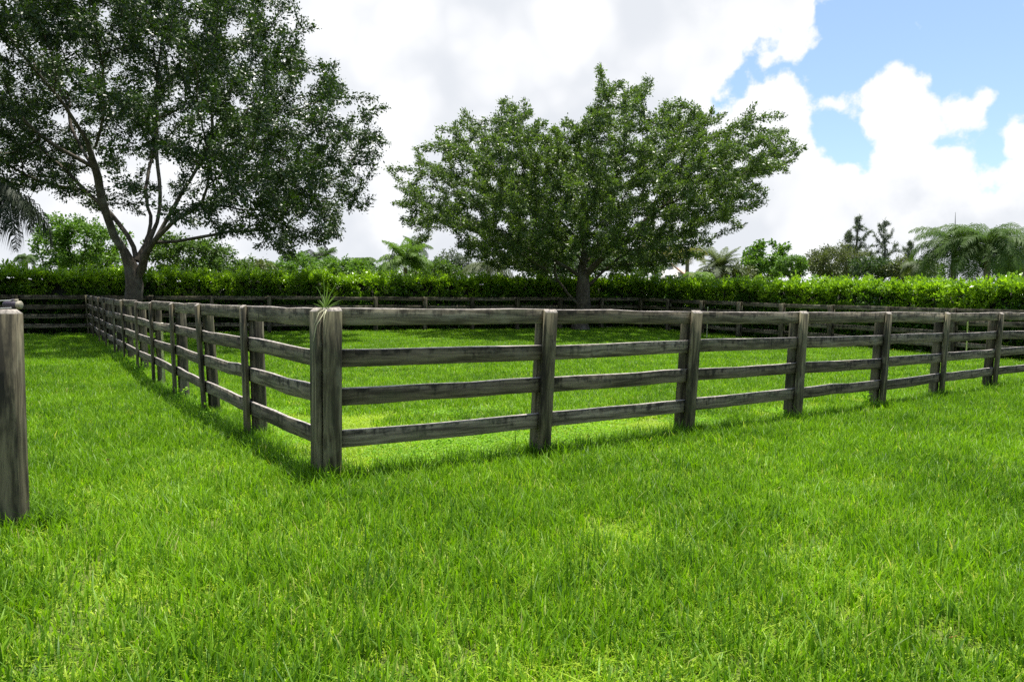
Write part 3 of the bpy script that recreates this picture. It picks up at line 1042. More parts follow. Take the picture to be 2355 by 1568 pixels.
# ------------------------------------------------------------------ hedges
def hedge(name, label, pts, height, width, leaf, dens, topn=0.4):
    base = pts[0]
    root = empty(name, (base[0], base[1], float(gz(*base))))
    tag(root, label, 'hedge', 'clipped hedges behind the paddock')
    o3 = np.array(root.location)
    Vs, As, Ss, Yo = [], [], [], []
    cv, cf, off = [], [], 0
    for p, q in zip(pts[:-1], pts[1:]):
        p, q = np.array(p, float), np.array(q, float)
        L = np.linalg.norm(q - p)
        d = (q - p) / L
        n = np.array([d[1], -d[0]])           # towards the paddock when the run goes left to right
        n = np.array([-d[1], d[0]]) if np.dot(np.array([0, 15.0]) - p, n) < 0 else n
        # shoots: small balls of leaves sitting on the front, the top and (thinner) the back
        for kind, area in (('f', L * height), ('t', L * width * 1.6), ('b', L * height * 0.25)):
            cnt = int(area * dens / 22)
            u = rng.random(cnt) * L
            swell = 0.13 * np.sin(u * 1.7 + 0.6) + 0.09 * np.sin(u * 4.1 + 1.0) + 0.10 * np.sin(u * 0.53)
            htop = height + topn * (0.35 * np.sin(u * 2.3) + 0.3 * np.sin(u * 5.9 + 2) + 0.25 * np.sin(u * 11.3)) * 0.5
            if kind in 'fb':
                s_ = 1 if kind == 'f' else -1
                z = htop * (1 - rng.random(cnt) ** 1.05)
                lump = np.sin(u * 3.1 + z * 2.7) * np.sin(z * 4.3 - u * 1.3)
                w = width / 2 + swell * 0.7 + 0.14 * lump - 0.34 * rng.random(cnt) ** 1.5 - 0.16 * (z / height) ** 3
                xy = p + d * u[:, None] + n * (s_ * w)[:, None]
                out_ = np.stack([np.full(cnt, n[0] * s_), np.full(cnt, n[1] * s_), np.full(cnt, 0.45)], 1)
            else:
                w = (rng.random(cnt) - 0.5) * (width + 0.25)
                z = htop + (rng.random(cnt) ** 5) * 0.38 - 0.12 * rng.random(cnt)
                xy = p + d * u[:, None] + n * w[:, None]
                out_ = np.stack([n[0] * w * .6, n[1] * w * .6, np.full(cnt, 1.0)], 1)
            yc = np.clip((z / height - 0.58 - 0.12 * np.sin(u * 1.1) - 0.10 * np.sin(u * 2.9 + z)) / 0.34, 0, 1) ** 1.1 * (0.35 + 0.65 * rng.random(cnt))
            yc = np.where(rng.random(cnt) < 0.05, np.maximum(yc, 0.45), yc)
            per = 22
            idx = np.repeat(np.arange(cnt), per)
            m_ = len(idx)
            o_ = rng.normal(size=(m_, 3))
            o_ /= np.linalg.norm(o_, axis=1)[:, None]
            ax = o_ + out_[idx] * 0.8
            ball = (0.10 + 0.11 * rng.random(cnt))[idx]
            c3 = np.column_stack([xy, gz(xy[:, 0], xy[:, 1]) + np.maximum(z, 0.05)])
            pos = c3[idx] + ax * (ball * rng.random(m_) ** 0.5)[:, None] * 0.9
            Vs.append(pos - o3)
            As.append(ax + rng.normal(size=(m_, 3)) * .35)
            Ss.append(leaf * (0.55 + 0.7 * rng.random(m_)))
            Yo.append(np.clip(yc[idx] * (0.7 + 0.6 * rng.random(m_)), 0, 1))
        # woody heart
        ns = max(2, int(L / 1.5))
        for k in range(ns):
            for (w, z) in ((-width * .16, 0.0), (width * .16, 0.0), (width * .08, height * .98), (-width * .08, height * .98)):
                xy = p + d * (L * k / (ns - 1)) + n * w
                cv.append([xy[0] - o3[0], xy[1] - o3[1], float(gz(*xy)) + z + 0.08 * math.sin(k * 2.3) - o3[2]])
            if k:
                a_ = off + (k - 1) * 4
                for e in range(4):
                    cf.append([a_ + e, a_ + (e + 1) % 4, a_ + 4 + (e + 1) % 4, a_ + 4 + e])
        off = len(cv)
    v, f, r_ = leaf_cloud(np.concatenate(Vs), np.concatenate(As), np.concatenate(Ss), 0.52, flat=0.5)
    link('foliage', mesh('foliage', v, f, fattr={'rnd': r_, 'young': np.concatenate(Yo)}), MAT['hedge'], root)
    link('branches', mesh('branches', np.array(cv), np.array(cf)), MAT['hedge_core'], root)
    return root


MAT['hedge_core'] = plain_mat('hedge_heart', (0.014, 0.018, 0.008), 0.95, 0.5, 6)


def offset(pts, k):
    res = []
    for i, p in enumerate(pts):
        d = np.array(pts[min(i + 1, len(pts) - 1)]) - np.array(pts[max(i - 1, 0)])
        d = d / np.linalg.norm(d)
        res.append(np.array(p) + np.array([-d[1], d[0]]) * k)
    return res


hb = offset([lane_pts[-1] - np.array([3.5, 2.0]), LEND, BCORN], 1.25)
hr_ = offset([BCORN, REND + np.array([2.5, -4.4])], 1.25)
hedge('hedge', 'long clipped hedge along the back, passing behind both large trees', [hb[0], hb[1], hb[2] + np.array([1.6, 0.6])], 2.28, 1.3, 0.13, 1050)
hedge('hedge', 'bright clipped hedge along the right side, nearer the viewer', [hr_[0] + np.array([-0.1, 0.2]), hr_[1]], 2.20, 1.3, 0.13, 1200)


# ------------------------------------------------------------------ vegetation beyond the hedge
BG = {}


def bgm(key, dark, light, **kw):
    kw.setdefault('rough', 0.5)
    kw.setdefault('spec', 0.3)
    BG[key] = leaf_mat('leaf_' + key, dark, light, **kw)


bgm('bright', (0.055, 0.125, 0.018), (0.135, 0.235, 0.032), trans=0.3)
bgm('mid', (0.045, 0.090, 0.018), (0.105, 0.175, 0.035), trans=0.3)
bgm('olive', (0.060, 0.080, 0.030), (0.125, 0.145, 0.058), trans=0.25)
bgm('grey', (0.058, 0.080, 0.055), (0.120, 0.150, 0.105), trans=0.2)
bgm('dark', (0.025, 0.050, 0.018), (0.060, 0.105, 0.030), trans=0.25)
bgm('palm', (0.028, 0.062, 0.012), (0.082, 0.138, 0.026), trans=0.30, rough=0.6, spec=0.2)
bgm('palm_pale', (0.070, 0.098, 0.045), (0.145, 0.172, 0.090), trans=0.25, rough=0.6, spec=0.2)
bgm('palm_bright', (0.060, 0.125, 0.022), (0.150, 0.235, 0.045), trans=0.32, rough=0.6, spec=0.2)
bgm('palm_dark', (0.014, 0.024, 0.010), (0.034, 0.050, 0.020), trans=0.12, rough=0.6, spec=0.25)
bgm('palm_yellow', (0.13, 0.13, 0.025), (0.27, 0.24, 0.05), trans=0.3, rough=0.6, spec=0.2)
bgm('red', (0.13, 0.050, 0.022), (0.22, 0.12, 0.04), trans=0.25)


def bg_tree(label, px, ptop, Y, half_px, mat, leaf=0.16, n=70, per_m=120, spread=0.45, name='broadleaf_tree', squash=0.55, low=640, bf=0.35, trunk_r=0.16, ragged=0.16):
    """a tree of its own beyond the hedge; px and ptop are sight lines to its axis and top"""
    top = P(px, ptop, Y)
    botz = P(px, low, Y)[2]
    rx = half_px / 1650 * Y
    z0 = float(gz(top[0], Y))
    base = np.array([top[0], Y, z0 - 0.05])
    k = n * 4
    u = rng.normal(size=(k, 3))
    u /= np.linalg.norm(u, axis=1)[:, None]
    rad = rng.random(k) ** 0.33
    q = u * rad[:, None]
    lob = 1 + ragged * np.sin(u[:, 0] * 5 + px) + ragged * np.sin(u[:, 2] * 7 + u[:, 0] * 3 + px * .3)
    q *= lob[:, None]
    cz = (top[2] + botz) / 2
    hz = (top[2] - botz) / 2
    pts = np.stack([top[0] + q[:, 0] * rx, Y + q[:, 1] * rx * 0.9, cz + q[:, 2] * hz], 1)
    pts = pts[(rad > 0.5) | (rng.random(k) < 0.15)][:n]
    fork = z0 + max(0.6, (botz - z0) * 0.55)
    limbs = [('t', None, [base, base + [0.05, 0, (fork - z0) * .6], np.array([top[0], Y, fork]), np.array([top[0], Y, (fork + cz) / 2 + .2])])]
    return make_tree(name, label, base, limbs, pts, bf, BG[mat], per_m, spread, leaf, squash, trunk_r, rthin=0.05, tip=0.014, sides=6, minr=0.012)


bg_tree('rounded bright green tree behind the hedge, left of the dark trunk', 180, 492, 36, 100, 'bright', leaf=0.15, n=150, per_m=120, spread=0.45)
bg_tree('rounded olive green tree behind the hedge, right of the dark trunk', 425, 545, 38, 85, 'mid', leaf=0.15, n=120, per_m=120, spread=0.42)
bg_tree('low flat-topped bush showing above the hedge, right of the olive tree', 525, 578, 42, 60, 'mid', leaf=0.15, n=60, per_m=110, low=650)
bg_tree('low olive shrub peeping above the hedge below the leftmost small palm', 595, 596, 44, 60, 'olive', leaf=0.14, n=50, per_m=100, low=650)
bg_tree('low green shrubbery above the hedge under the row of small palms', 700, 588, 46, 95, 'bright', leaf=0.16, n=90, per_m=110, low=650)
bg_tree('yellow-green bush just above the hedge, left of the round-headed palm', 790, 594, 42, 75, 'bright', leaf=0.16, n=70, per_m=110, low=650)
bg_tree('greyish thin-leaved tree half hidden by the fan-shaped tree', 1038, 572, 46, 42, 'grey', leaf=0.13, n=60, per_m=90)
bg_tree('deep green thicket behind the trunk of the fan-shaped tree', 1300, 560, 47, 130, 'dark', leaf=0.17, n=150, per_m=110)
bg_tree('shady green tree right of the fan-shaped tree trunk', 1450, 570, 48, 80, 'mid', leaf=0.16, n=90, per_m=110)
bg_tree('fresh green large-leaved tree beyond the hedge, right of the silvery palm', 1765, 558, 52, 55, 'bright', leaf=0.24, n=80, per_m=90, spread=0.5)
bg_tree('smooth pale green dome-shaped bush beside the olive thicket', 1822, 588, 48, 38, 'bright', leaf=0.11, n=90, per_m=150, spread=0.3, ragged=0.05)
bg_tree('wide dull olive thicket beneath the left wispy pine', 1925, 566, 54, 85, 'olive', leaf=0.13, n=190, per_m=130, spread=0.5)
bg_tree('dark green shrub between the wispy pines and the hedge', 2010, 590, 46, 45, 'dark', leaf=0.14, n=60, per_m=110)
bg_tree('low grey-green shrub below the right-hand wispy pine', 2075, 598, 45, 42, 'olive', leaf=0.13, n=60, per_m=100)
bg_tree('green bush at the right edge of the picture behind the hedge', 2335, 590, 36, 40, 'bright', leaf=0.14, n=50, per_m=100)


def pine(label, px, ptop, Y, half_px, low=625):
    """thin casuarina: straight leader, upswept feathery side shoots in tiers"""
    top = P(px, ptop, Y)
    botz = P(px, low, Y)[2]
    z0 = float(gz(top[0], Y))
    base = np.array([top[0], Y, z0 - .05])
    H = top[2] - z0
    rx = half_px / 1650 * Y
    tg = []
    for k in range(75):
        t = rng.random() ** 0.6
        z = z0 + 1.5 + (H - 1.5) * t
        r_ = rx * 1.15 * math.sin(math.pi * (0.12 + 0.86 * t)) ** 0.8 * (0.3 + 0.7 * rng.random()) * (0.8 + 0.3 * math.sin(t * 23 + px))
        a_ = rng.random() * 2 * math.pi
        tg.append([top[0] + r_ * math.cos(a_), Y + r_ * math.sin(a_), z + 0.45 * r_])
    leader = [base] + [np.array([top[0] + 0.10 * math.sin(k * 1.3 + px), Y, z0 + H * k / 9]) for k in range(1, 10)]
    return make_tree('casuarina_tree', label, base, [('t', None, leader)], tg, 0.5, BG['grey'], 100, 0.24, 0.22, 0.16, 0.14, rthin=0.05, tip=0.012, group='wispy pines on the skyline', sides=6, minr=0.012)


pine('tallest wispy pine on the skyline, left of the closely set pair', 1975, 500, 58, 36)
pine('second wispy pine of the skyline pair, nearer the large palms', 2036, 510, 56, 42)
pine('smallest wispy pine peeping out left of the tall pair', 1953, 535, 60, 20)
pine('short wispy pine alone between the pair and the large palms', 2093, 556, 62, 24)


bg_tree('low mixed greenery above the hedge between the feathery clump and the fan-shaped tree', 1000, 600, 44, 70, 'mid', leaf=0.15, n=70, per_m=110, low=650)
bg_tree('low green bushes above the hedge just left of the feathery palm clump', 870, 612, 45, 45, 'bright', leaf=0.15, n=45, per_m=110, low=650)
bg_tree('shadowy bush filling the gap below the short pine', 2120, 600, 48, 50, 'mid', leaf=0.14, n=60, per_m=100, low=650)
bg_tree('pale olive bush low behind the hedge at the right of the house', 1690, 605, 47, 60, 'olive', leaf=0.14, n=60, per_m=100, low=650)


# ---- palms
def frond_mesh(L, droop, leaflet, n=46, hang=0.6, width=0.035, vee=0.5, rach=0.018, name='frond', curl=1.0):
    """one feather leaf: arching midrib along +x with leaflets on both sides"""
    t = np.linspace(0, 1, 14)
    ang0 = 0.0
    x = np.zeros(14)
    z = np.zeros(14)
    a_ = droop[0]
    for k in range(1, 14):
        a_ = droop[0] + (droop[1] - droop[0]) * (t[k] ** curl)
        x[k] = x[k - 1] + math.cos(a_) * L / 13
        z[k] = z[k - 1] + math.sin(a_) * L / 13
    mid = np.stack([x, np.zeros(14), z], 1)
    rr = rach * (1 - 0.85 * t)
    v0, f0 = tubes([(mid, rr)], 4)
    s = np.linspace(0.12, 1.0, n)
    c = np.stack([np.interp(s, t, mid[:, k]) for k in range(3)], 1)
    tan = np.gradient(c, axis=0)
    tan /= np.linalg.norm(tan, axis=1)[:, None]
    V, F, off = [v0], [f0], len(v0)
    ff = []
    for side in (-1, 1):
        ln = leaflet * np.sin(np.pi * (0.12 + 0.86 * s) ** 0.8) ** 0.6 * (0.85 + 0.3 * rng.random(n))
        up = np.cross(np.tile([0, 1.0, 0], (n, 1)), tan) * -1
        dirn = tan * 0.55 + np.array([0, side, 0]) * 0.85 + np.array([0, 0, 1.0]) * (vee * (rng.random(n) - 0.35))[:, None]
        dirn /= np.linalg.norm(dirn, axis=1)[:, None]
        p0 = c
        p1 = c + dirn * (ln * 0.5)[:, None] + np.array([0, 0, -1.0]) * (ln * hang * 0.15)[:, None]
        p2 = c + dirn * (ln * (1 - 0.35 * hang))[:, None] + np.array([0, 0, -1.0]) * (ln * hang * 0.85)[:, None]
        wv = tan * width * 0.5
        q = np.stack([p0 - wv * .6, p0 + wv * .6, p1 + wv, p1 - wv, p2], 1).reshape(-1, 3)
        i = np.arange(n) * 5 + off
        F.append(np.stack([i, i + 1, i + 2, i + 3], 1))
        ff.append(np.stack([i + 3, i + 2, i + 4], 1))
        V.append(q)
        off += len(q)
    faces = [np.concatenate(F), np.concatenate(ff)]
    nf = sum(len(q) for q in faces)
    return mesh(name, np.concatenate(V), faces, fattr={'rnd': rng.random(nf)})


def palm(label, x, y, crown_z, L, n=18, mat='palm', droop=((0.9, -0.9), (0.5, -1.2), (0.1, -1.3)), leaflet=0.6, hang=0.6, width=0.028, trunk_r=0.14, spear=0.0, group=None, nl=46, elev=None, name='palm_tree', shaft=0.0, az0=None, azs=None, bend=0.1, vee=0.5):
    z0 = float(gz(x, y))
    root = empty(name, (x, y, z0 - 0.05))
    tag(root, label, 'palm', group)
    H = crown_z - z0
    k = np.linspace(0, 1, 12)
    pts = np.stack([bend * np.sin(k * 2.2), 0 * k, k * H], 1)
    rr = trunk_r * (1.25 - 0.45 * k) * (1 + 0.05 * np.sin(np.arange(12) * 2.4))
    v, f = tubes([(pts, rr)], 10)
    link('trunk', mesh('trunk', v, f, smooth=True), MAT['palm_bark'], root)
    topx = pts[-1]
    ms = [frond_mesh(L, d, leaflet, nl, hang, width, vee=vee, rach=0.012 + 0.006 * L) for d in droop]
    for mm in ms:
        mm.materials.append(BG[mat])
    if azs is None:
        azs = [2.399963 * i + (az0 or 0) for i in range(n)]
    for i, az in enumerate(azs):
        mm = ms[min(len(ms) - 1, int(i * len(ms) / len(azs)))]
        o = link('frond', mm, None, root, loc=tuple(topx + [0, 0, 0.02 * i / 10]), rot=(rng.normal() * 0.15, rng.normal() * 0.10, az))
        s = 0.88 + 0.22 * rng.random()
        o.scale = (s, s, s)
    if shaft:
        v, f = tubes([(np.array([topx - [0, 0, shaft], topx - [0, 0, shaft * .4], topx + [0, 0, 0.15]]), [trunk_r * 0.75, trunk_r * 0.8, trunk_r * 0.3])], 8)
        link('crown_shaft', mesh('crown_shaft', v, f, smooth=True), BG['palm_bright'], root)
    if spear:
        v, f = tubes([(np.array([topx, topx + [spear * .01, 0, spear * .5], topx + [spear * 0.0, 0, spear]]), [0.035, 0.022, 0.005])], 6)
        link('spear_leaf', mesh('spear_leaf', v, f, smooth=True), BG['palm_pale'], root)
    return root


def palm_px(label, px, py, Y, Lpx, **kw):
    q = P(px, py, Y)
    return palm(label, float(q[0]), Y, float(q[2]), Lpx / 1650 * Y, **kw)


UPR = ((1.25, 0.3), (0.95, -0.3), (0.5, -0.8))
# row of small palms above the left hedge
palm_px('small palm far left above the hedge, beside the drooping dark fronds', 55, 590, 50, 30, n=12, leaflet=.5, group='small palms beyond the hedge')
palm_px('leftmost small palm of the row, just right of the flat bush', 598, 605, 50, 34, n=12, group='small palms beyond the hedge')
palm_px('upright small palm with tall fronds, second of the row above the hedge', 672, 603, 48, 42, n=14, droop=UPR, group='small palms beyond the hedge')
palm_px('small palm partly behind hanging leaves, third of the row', 712, 600, 52, 36, n=12, droop=UPR, mat='palm_dark', group='small palms beyond the hedge')
palm_px('dark thin palm with vertical furled leaf, fourth of the row', 745, 592, 54, 38, n=12, droop=UPR, spear=1.0, group='small palms beyond the hedge')
palm_px('round-headed palm with drooping fronds, rightmost of the row above the hedge', 826, 600, 46, 46, n=22, leaflet=.6, group='small palms beyond the hedge')
palm_px('feathery bright green palm clump between the two large trees', 928, 612, 41, 80, n=30, mat='palm_bright', droop=((1.45, .2), (1.15, -.7), (0.7, -1.1)), leaflet=.7, hang=.7, nl=60, width=.035, vee=.9)
palm_px('tall dark palm rising behind the feathery bright palm clump', 952, 568, 56, 42, n=20, mat='palm', droop=((1.2, .2), (0.6, -.6), (0.0, -1.2)), leaflet=.6)
palm_px('pale arching palm behind the left side of the fan-shaped tree', 1120, 610, 42, 80, n=18, mat='palm_pale', leaflet=.75, hang=.9)
palm_px('coconut-like palm with thick trunk left of the fan-shaped tree trunk', 1246, 560, 42, 95, n=22, mat='palm', leaflet=.8, hang=.9, trunk_r=.24)
palm_px('palm with yellowing fronds beside the little house, left of it', 1505, 572, 52, 50, n=14, mat='palm_yellow', leaflet=.6, hang=.9)
palm_px('palm with yellow-green fronds right of the little house gable', 1578, 578, 50, 55, n=16, mat='palm_yellow', leaflet=.65, hang=.9)
palm_px('silvery feathery palm clump right of the little house', 1650, 618, 46, 66, n=30, mat='palm_pale', droop=((1.35, .5), (1.05, -.2), (0.6, -.9)), leaflet=.55, hang=.3, nl=56, trunk_r=.2)
palm_px('low arching palm frond clump just over the hedge below the silvery palm', 1600, 632, 43, 45, n=12, mat='palm_bright', leaflet=.5)
palm_px('pale low palm between the short pine and the large palms', 2110, 608, 40, 45, n=16, mat='palm_pale', leaflet=.5)
# large palms on the right
BIG = ((1.25, -0.5), (0.85, -1.05), (0.35, -1.35), (-0.1, -1.45))
palm_px('large palm with upright spear leaf, left of the pair at the right edge', 2190, 566, 31, 112, n=32, mat='palm', droop=BIG, leaflet=.55, hang=.6, nl=62, spear=1.5, trunk_r=.11, shaft=.7, vee=.9)
palm_px('largest dense-crowned palm at the right edge of the picture', 2268, 566, 29, 128, n=38, mat='palm', droop=BIG, leaflet=.60, hang=.6, nl=66, trunk_r=.12, shaft=.7, vee=.9)
palm_px('palm leaning a slanting spear leaf, cut by the right picture edge', 2352, 575, 33, 112, n=28, mat='palm', droop=BIG, leaflet=.55, hang=.6, nl=56, spear=1.4, trunk_r=.11, vee=.9)
# dark palm whose fronds hang in from the left edge
palm_px('dark palm at the left edge with long fronds hanging into the picture', -85, 425, 21.5, 220, mat='palm_dark',
        droop=((0.75, -1.50), (0.35, -1.52), (0.0, -1.5)), leaflet=.85, hang=.95, nl=64, width=.042, trunk_r=.18,
        azs=[0.10, -0.9, 1.2, 2.2, 3.1, 4.0, -0.25, 0.45, 1.8, 2.7, 3.6, 4.6, -0.05, 5.5], vee=.9)


# ------------------------------------------------------------------ little house seen over the hedge
def house():
    q = P(1540, 607, 75)
    x, y, top = q[0], 75.0, q[2]
    root = empty('house', (x, y, float(gz(x, y))))
    tag(root, 'small pale house gable with pinkish roof, half hidden by palms', 'house')
    wall = plain_mat('pale_stucco', (0.62, 0.60, 0.58), 0.9, 0.06, 3)
    roofm = plain_mat('pinkish_roof_tiles', (0.42, 0.27, 0.22), 0.85, 0.15, 3)
    glass = plain_mat('dark_glass', (0.03, 0.035, 0.05), 0.15)
    trim = plain_mat('white_trim', (0.8, 0.8, 0.8), 0.7)
    H = top - float(gz(x, y))
    e = H - 1.2
    w = 1.6
    V = np.array([(-w, 0, 0), (w, 0, 0), (w, 0, e), (0, 0, H), (-w, 0, e), (-w, 6, 0), (w, 6, 0), (w, 6, e), (0, 6, H), (-w, 6, e)], float)
    F = [np.array([[0, 1, 2, 3, 4], [9, 8, 7, 6, 5]]), np.array([[1, 6, 7, 2], [5, 0, 4, 9], [2, 7, 8, 3], [3, 8, 9, 4]])]
    link('wall', mesh('wall', V, F), wall, root)
    # main wing behind with hipped roof running right
    V = np.array([(1.0, 2, 0), (3.6, 2, 0), (3.6, 8, 0), (1.0, 8, 0), (1.0, 2, e - .1), (3.6, 2, e - .1), (3.6, 8, e - .1), (1.0, 8, e - .1)], float)
    F = np.array([[0, 1, 5, 4], [1, 2, 6, 5], [2, 3, 7, 6], [3, 0, 4, 7]])
    link('wall', mesh('wall', V, F), wall, root)
    o_ = 0.35
    V = np.array([(-.2, 2 - o_, e - .15), (3.6 + o_, 2 - o_, e - .15), (3.6 + o_, 8 + o_, e - .15), (-.2, 8 + o_, e - .15), (1.0, 5, H - .1), (2.2, 5, H - .1),
                  (-.2, 2 - o_, e - .3), (3.6 + o_, 2 - o_, e - .3), (3.6 + o_, 8 + o_, e - .3), (-.2, 8 + o_, e - .3)], float)
    F = [np.array([[0, 1, 5, 4], [2, 3, 4, 5], [6, 7, 1, 0], [7, 8, 2, 1], [8, 9, 3, 2], [9, 6, 0, 3], [9, 8, 7, 6]]), np.array([[1, 2, 5], [3, 0, 4]])]
    link('roof', mesh('roof', V, F), roofm, root)
    for s in (-1, 1):
        a_ = np.array([0, H + .04]); b_ = np.array([s * (w + .3), e - .22])
        V = []
        for yy in (-.25, 6.1):
            for dz in (0, .14):
                V += [(a_[0], yy, a_[1] + dz), (b_[0], yy, b_[1] + dz)]
        V = np.array(V)
        F = np.array([[0, 1, 3, 2], [4, 6, 7, 5], [2, 3, 7, 6], [0, 4, 5, 1], [1, 5, 7, 3], [0, 2, 6, 4]])
        link('gable_roof', mesh('gable_roof', V, F), trim if s < 0 else roofm, root)

    def boxm(x0, x1, y0, y1, z0, z1, nm):
        V = np.array([(a, b, c) for a in (x0, x1) for b in (y0, y1) for c in (z0, z1)])
        F = np.array([[0, 1, 3, 2], [4, 6, 7, 5], [0, 4, 5, 1], [2, 3, 7, 6], [0, 2, 6, 4], [1, 5, 7, 3]])
        return mesh(nm, V, F)
    wd = link('window', boxm(-.38, .38, -.06, .02, e - 1.4, e + .05, 'window'), trim, root)
    link('pane', boxm(-.26, .26, -.075, -.05, e - 1.3, e - .05, 'pane'), glass, wd)


house()


# ------------------------------------------------------------------ small plants
def blade_tuft(blades, mat, name):
    """blades: list of (list of points, width)"""
    V, F, T, off = [], [], [], 0
    tris = []
    for pts, w in blades:
        pts = np.array(pts, float)
        n = len(pts)
        t = np.gradient(pts, axis=0)
        t /= np.linalg.norm(t, axis=1)[:, None] + 1e-9
        side = np.cross(t, np.array([0.3, -1, 0.2]))
        side /= np.linalg.norm(side, axis=1)[:, None] + 1e-9
        nn = np.cross(side, t)
        ww = w * np.sin(np.pi * np.clip(0.18 + 0.82 * np.linspace(0, 1, n), 0, 1)) ** 0.6
        ww[-1] = w * 0.05
        for k in range(n):
            V += [pts[k] - side[k] * ww[k] * .5, pts[k] + nn[k] * ww[k] * .22, pts[k] + side[k] * ww[k] * .5]
            T += [k / (n - 1)] * 3
        for k in range(n - 1):
            a_ = off + k * 3
            F += [[a_, a_ + 1, a_ + 4, a_ + 3], [a_ + 1, a_ + 2, a_ + 5, a_ + 4]]
        off += 3 * n
    me = mesh(name, np.array(V), np.array(F), vattr={'t': 0.3 + 0.7 * np.array(T), 'rnd': 0.3 + 0.4 * rng.random(len(V))})
    me.materials.append(mat)
    return me


MAT['tuft'] = grass_mat('post_tuft_blade', (0.11, 0.20, 0.04), (0.22, 0.30, 0.08), (0.34, 0.32, 0.15), 0.35)
MAT['straw'] = plain_mat('straw_blade', (0.36, 0.35, 0.20), 0.6, 0.2, 20)
ct = np.array([CORNER[0] + 0.03, CORNER[1] + 0.06, 1.49])
tr_ = empty('grass_tuft', tuple(ct))
tag(tr_, 'spiky pale green grass tuft sprouting from the top of the corner post', 'plant')
PXM = 6.35 / 1650
# tips measured from the tuft's foot, in metres to the right and up
tips = [(-0.022, .33, .0), (-0.098, .235, .0), (0.012, .21, .05), (0.042, .255, -.03), (0.118, .27, .02), (0.132, .155, -.04), (0.085, .125, .06), (-0.085, .10, .04),
        (-0.12, .06, -.05), (0.155, .07, .02), (-0.075, .09, -.04), (0.17, .10, .05), (0.06, .18, .0), (-0.05, .15, .06)]
bl = []
for dx, dz, dy in tips:
    dx, dz = dx * 0.85, dz * 0.88
    mid_ = np.array([dx * .42, dy * .5, dz * .58])
    bl.append(([(rng.normal() * .008, rng.normal() * .008, -.012), tuple(mid_ * .5), tuple(mid_), tuple(np.array([dx * .75, dy * .8, dz * .85])), (dx, dy, dz)], 0.0072))
link('blades', blade_tuft(bl, MAT['tuft'], 'blades'), None, tr_)
hang_ = [([(0.00, -.035, 0.0), (-.03, -.10, -.03), (-.055, -.12, -.11), (-.075, -.12, -.16)], .007),
         ([(0.01, -.04, -.005), (-.002, -.11, -.06), (-.045, -.135, -.14), (-.065, -.135, -.25), (-.075, -.13, -.285)], .008),
         ([(0.01, -.04, -.005), (0.02, -.10, -.05), (0.01, -.11, -.13)], .006),
         ([(0.02, -.04, 0), (0.03, -.10, -.02), (0.025, -.115, -.05)], .008)]
for h in hang_:
    link('hanging_blade', blade_tuft([h], MAT['straw'], 'hanging_blade'), None, tr_)


def weed(label, x, y, h, n, leaf=0.06):
    z = float(gz(x, y))
    root = empty('weed', (x, y, z))
    tag(root, label, 'weed', 'weeds growing along the fence foot')
    pos, ax = [], []
    st = []
    for k in range(n):
        a_ = rng.random() * 6.28
        l_ = h * (0.5 + 0.6 * rng.random())
        tip_ = np.array([math.cos(a_) * l_ * .45, math.sin(a_) * l_ * .45, l_])
        st.append((np.array([[0, 0, 0], tip_ * [.35, .35, .55], tip_]), [.004, .003, .0015]))
        for j in range(9):
            t = 0.25 + 0.75 * j / 8
            pos.append(tip_ * [t ** 1.3, t ** 1.3, t] + rng.normal(size=3) * .02)
            ax.append(rng.normal(size=3) * [1, 1, .5] + [math.cos(a_) * .5, math.sin(a_) * .5, .3])
    v, f = tubes(st, 4)
    link('stems', mesh('stems', v, f), MAT['clover'], root)
    v, f, r_ = leaf_cloud(np.array(pos), np.array(ax), leaf * (0.7 + .6 * rng.random(len(pos))), .5, flat=.6)
    link('leaves', mesh('leaves', v, f, fattr={'rnd': r_}), MAT['clover'], root)


def near_left(k, off):
    p = np.array([-1.773 - 1.37 * k, 6.43 + 2.0 * k])
    return p + np.array([-0.825, -0.565]) * off


for k, off, h, n, lab in ((2.25, -.12, .30, 9, 'leafy weed between the second and third posts of the left fence run'),
                          (2.75, .02, .26, 8, 'bushy weed at the foot of the third post of the left fence run'),
                          (3.3, -.1, .36, 9, 'tall pale weed just behind the third post of the left fence run'),
                          (4.6, .05, .34, 10, 'leafy weed under the middle of the left fence run'),
                          (5.4, .02, .30, 9, 'weed at the sixth post of the left fence run'),
                          (1.7, .05, .20, 7, 'low weed in the shadow strip near the second left post')):
    p = near_left(k, off)
    weed(lab, p[0], p[1], h, n)
weed('tiny sprig with pale buds at the foot of the corner post', -1.62, 6.22, .14, 4, .03)
weed('small weed at the foot of the fourth post of the right fence run', 3.95, 10.35, .22, 6)
weed('grassy weed beside the fifth post of the right fence run', 5.85, 11.75, .26, 7)

# fallen leaves on the lawn
m_leafo = plain_mat('fallen_orange_leaf', (0.36, 0.15, 0.035), 0.7, 0.3, 30)
for (px, py), lab in (((246, 1062), 'orange fallen leaf on the lawn left of the corner post'), ((2192, 1472), 'orange-brown fallen leaf in the grass at the lower right')):
    r_ = ray(px, py)
    t = CAM_H / -r_[2]
    x, y = r_[0] * t, r_[1] * t
    v, f, q_ = leaf_cloud(np.zeros((1, 3)), np.array([[1.0, .2, .15]]), np.array([0.055]), .45)
    o = link('fallen_leaf', mesh('fallen_leaf', v, f), m_leafo, loc=(x, y, float(gz(x, y)) + 0.105))
    tag(o, lab, 'leaf', 'fallen leaves on the lawn')


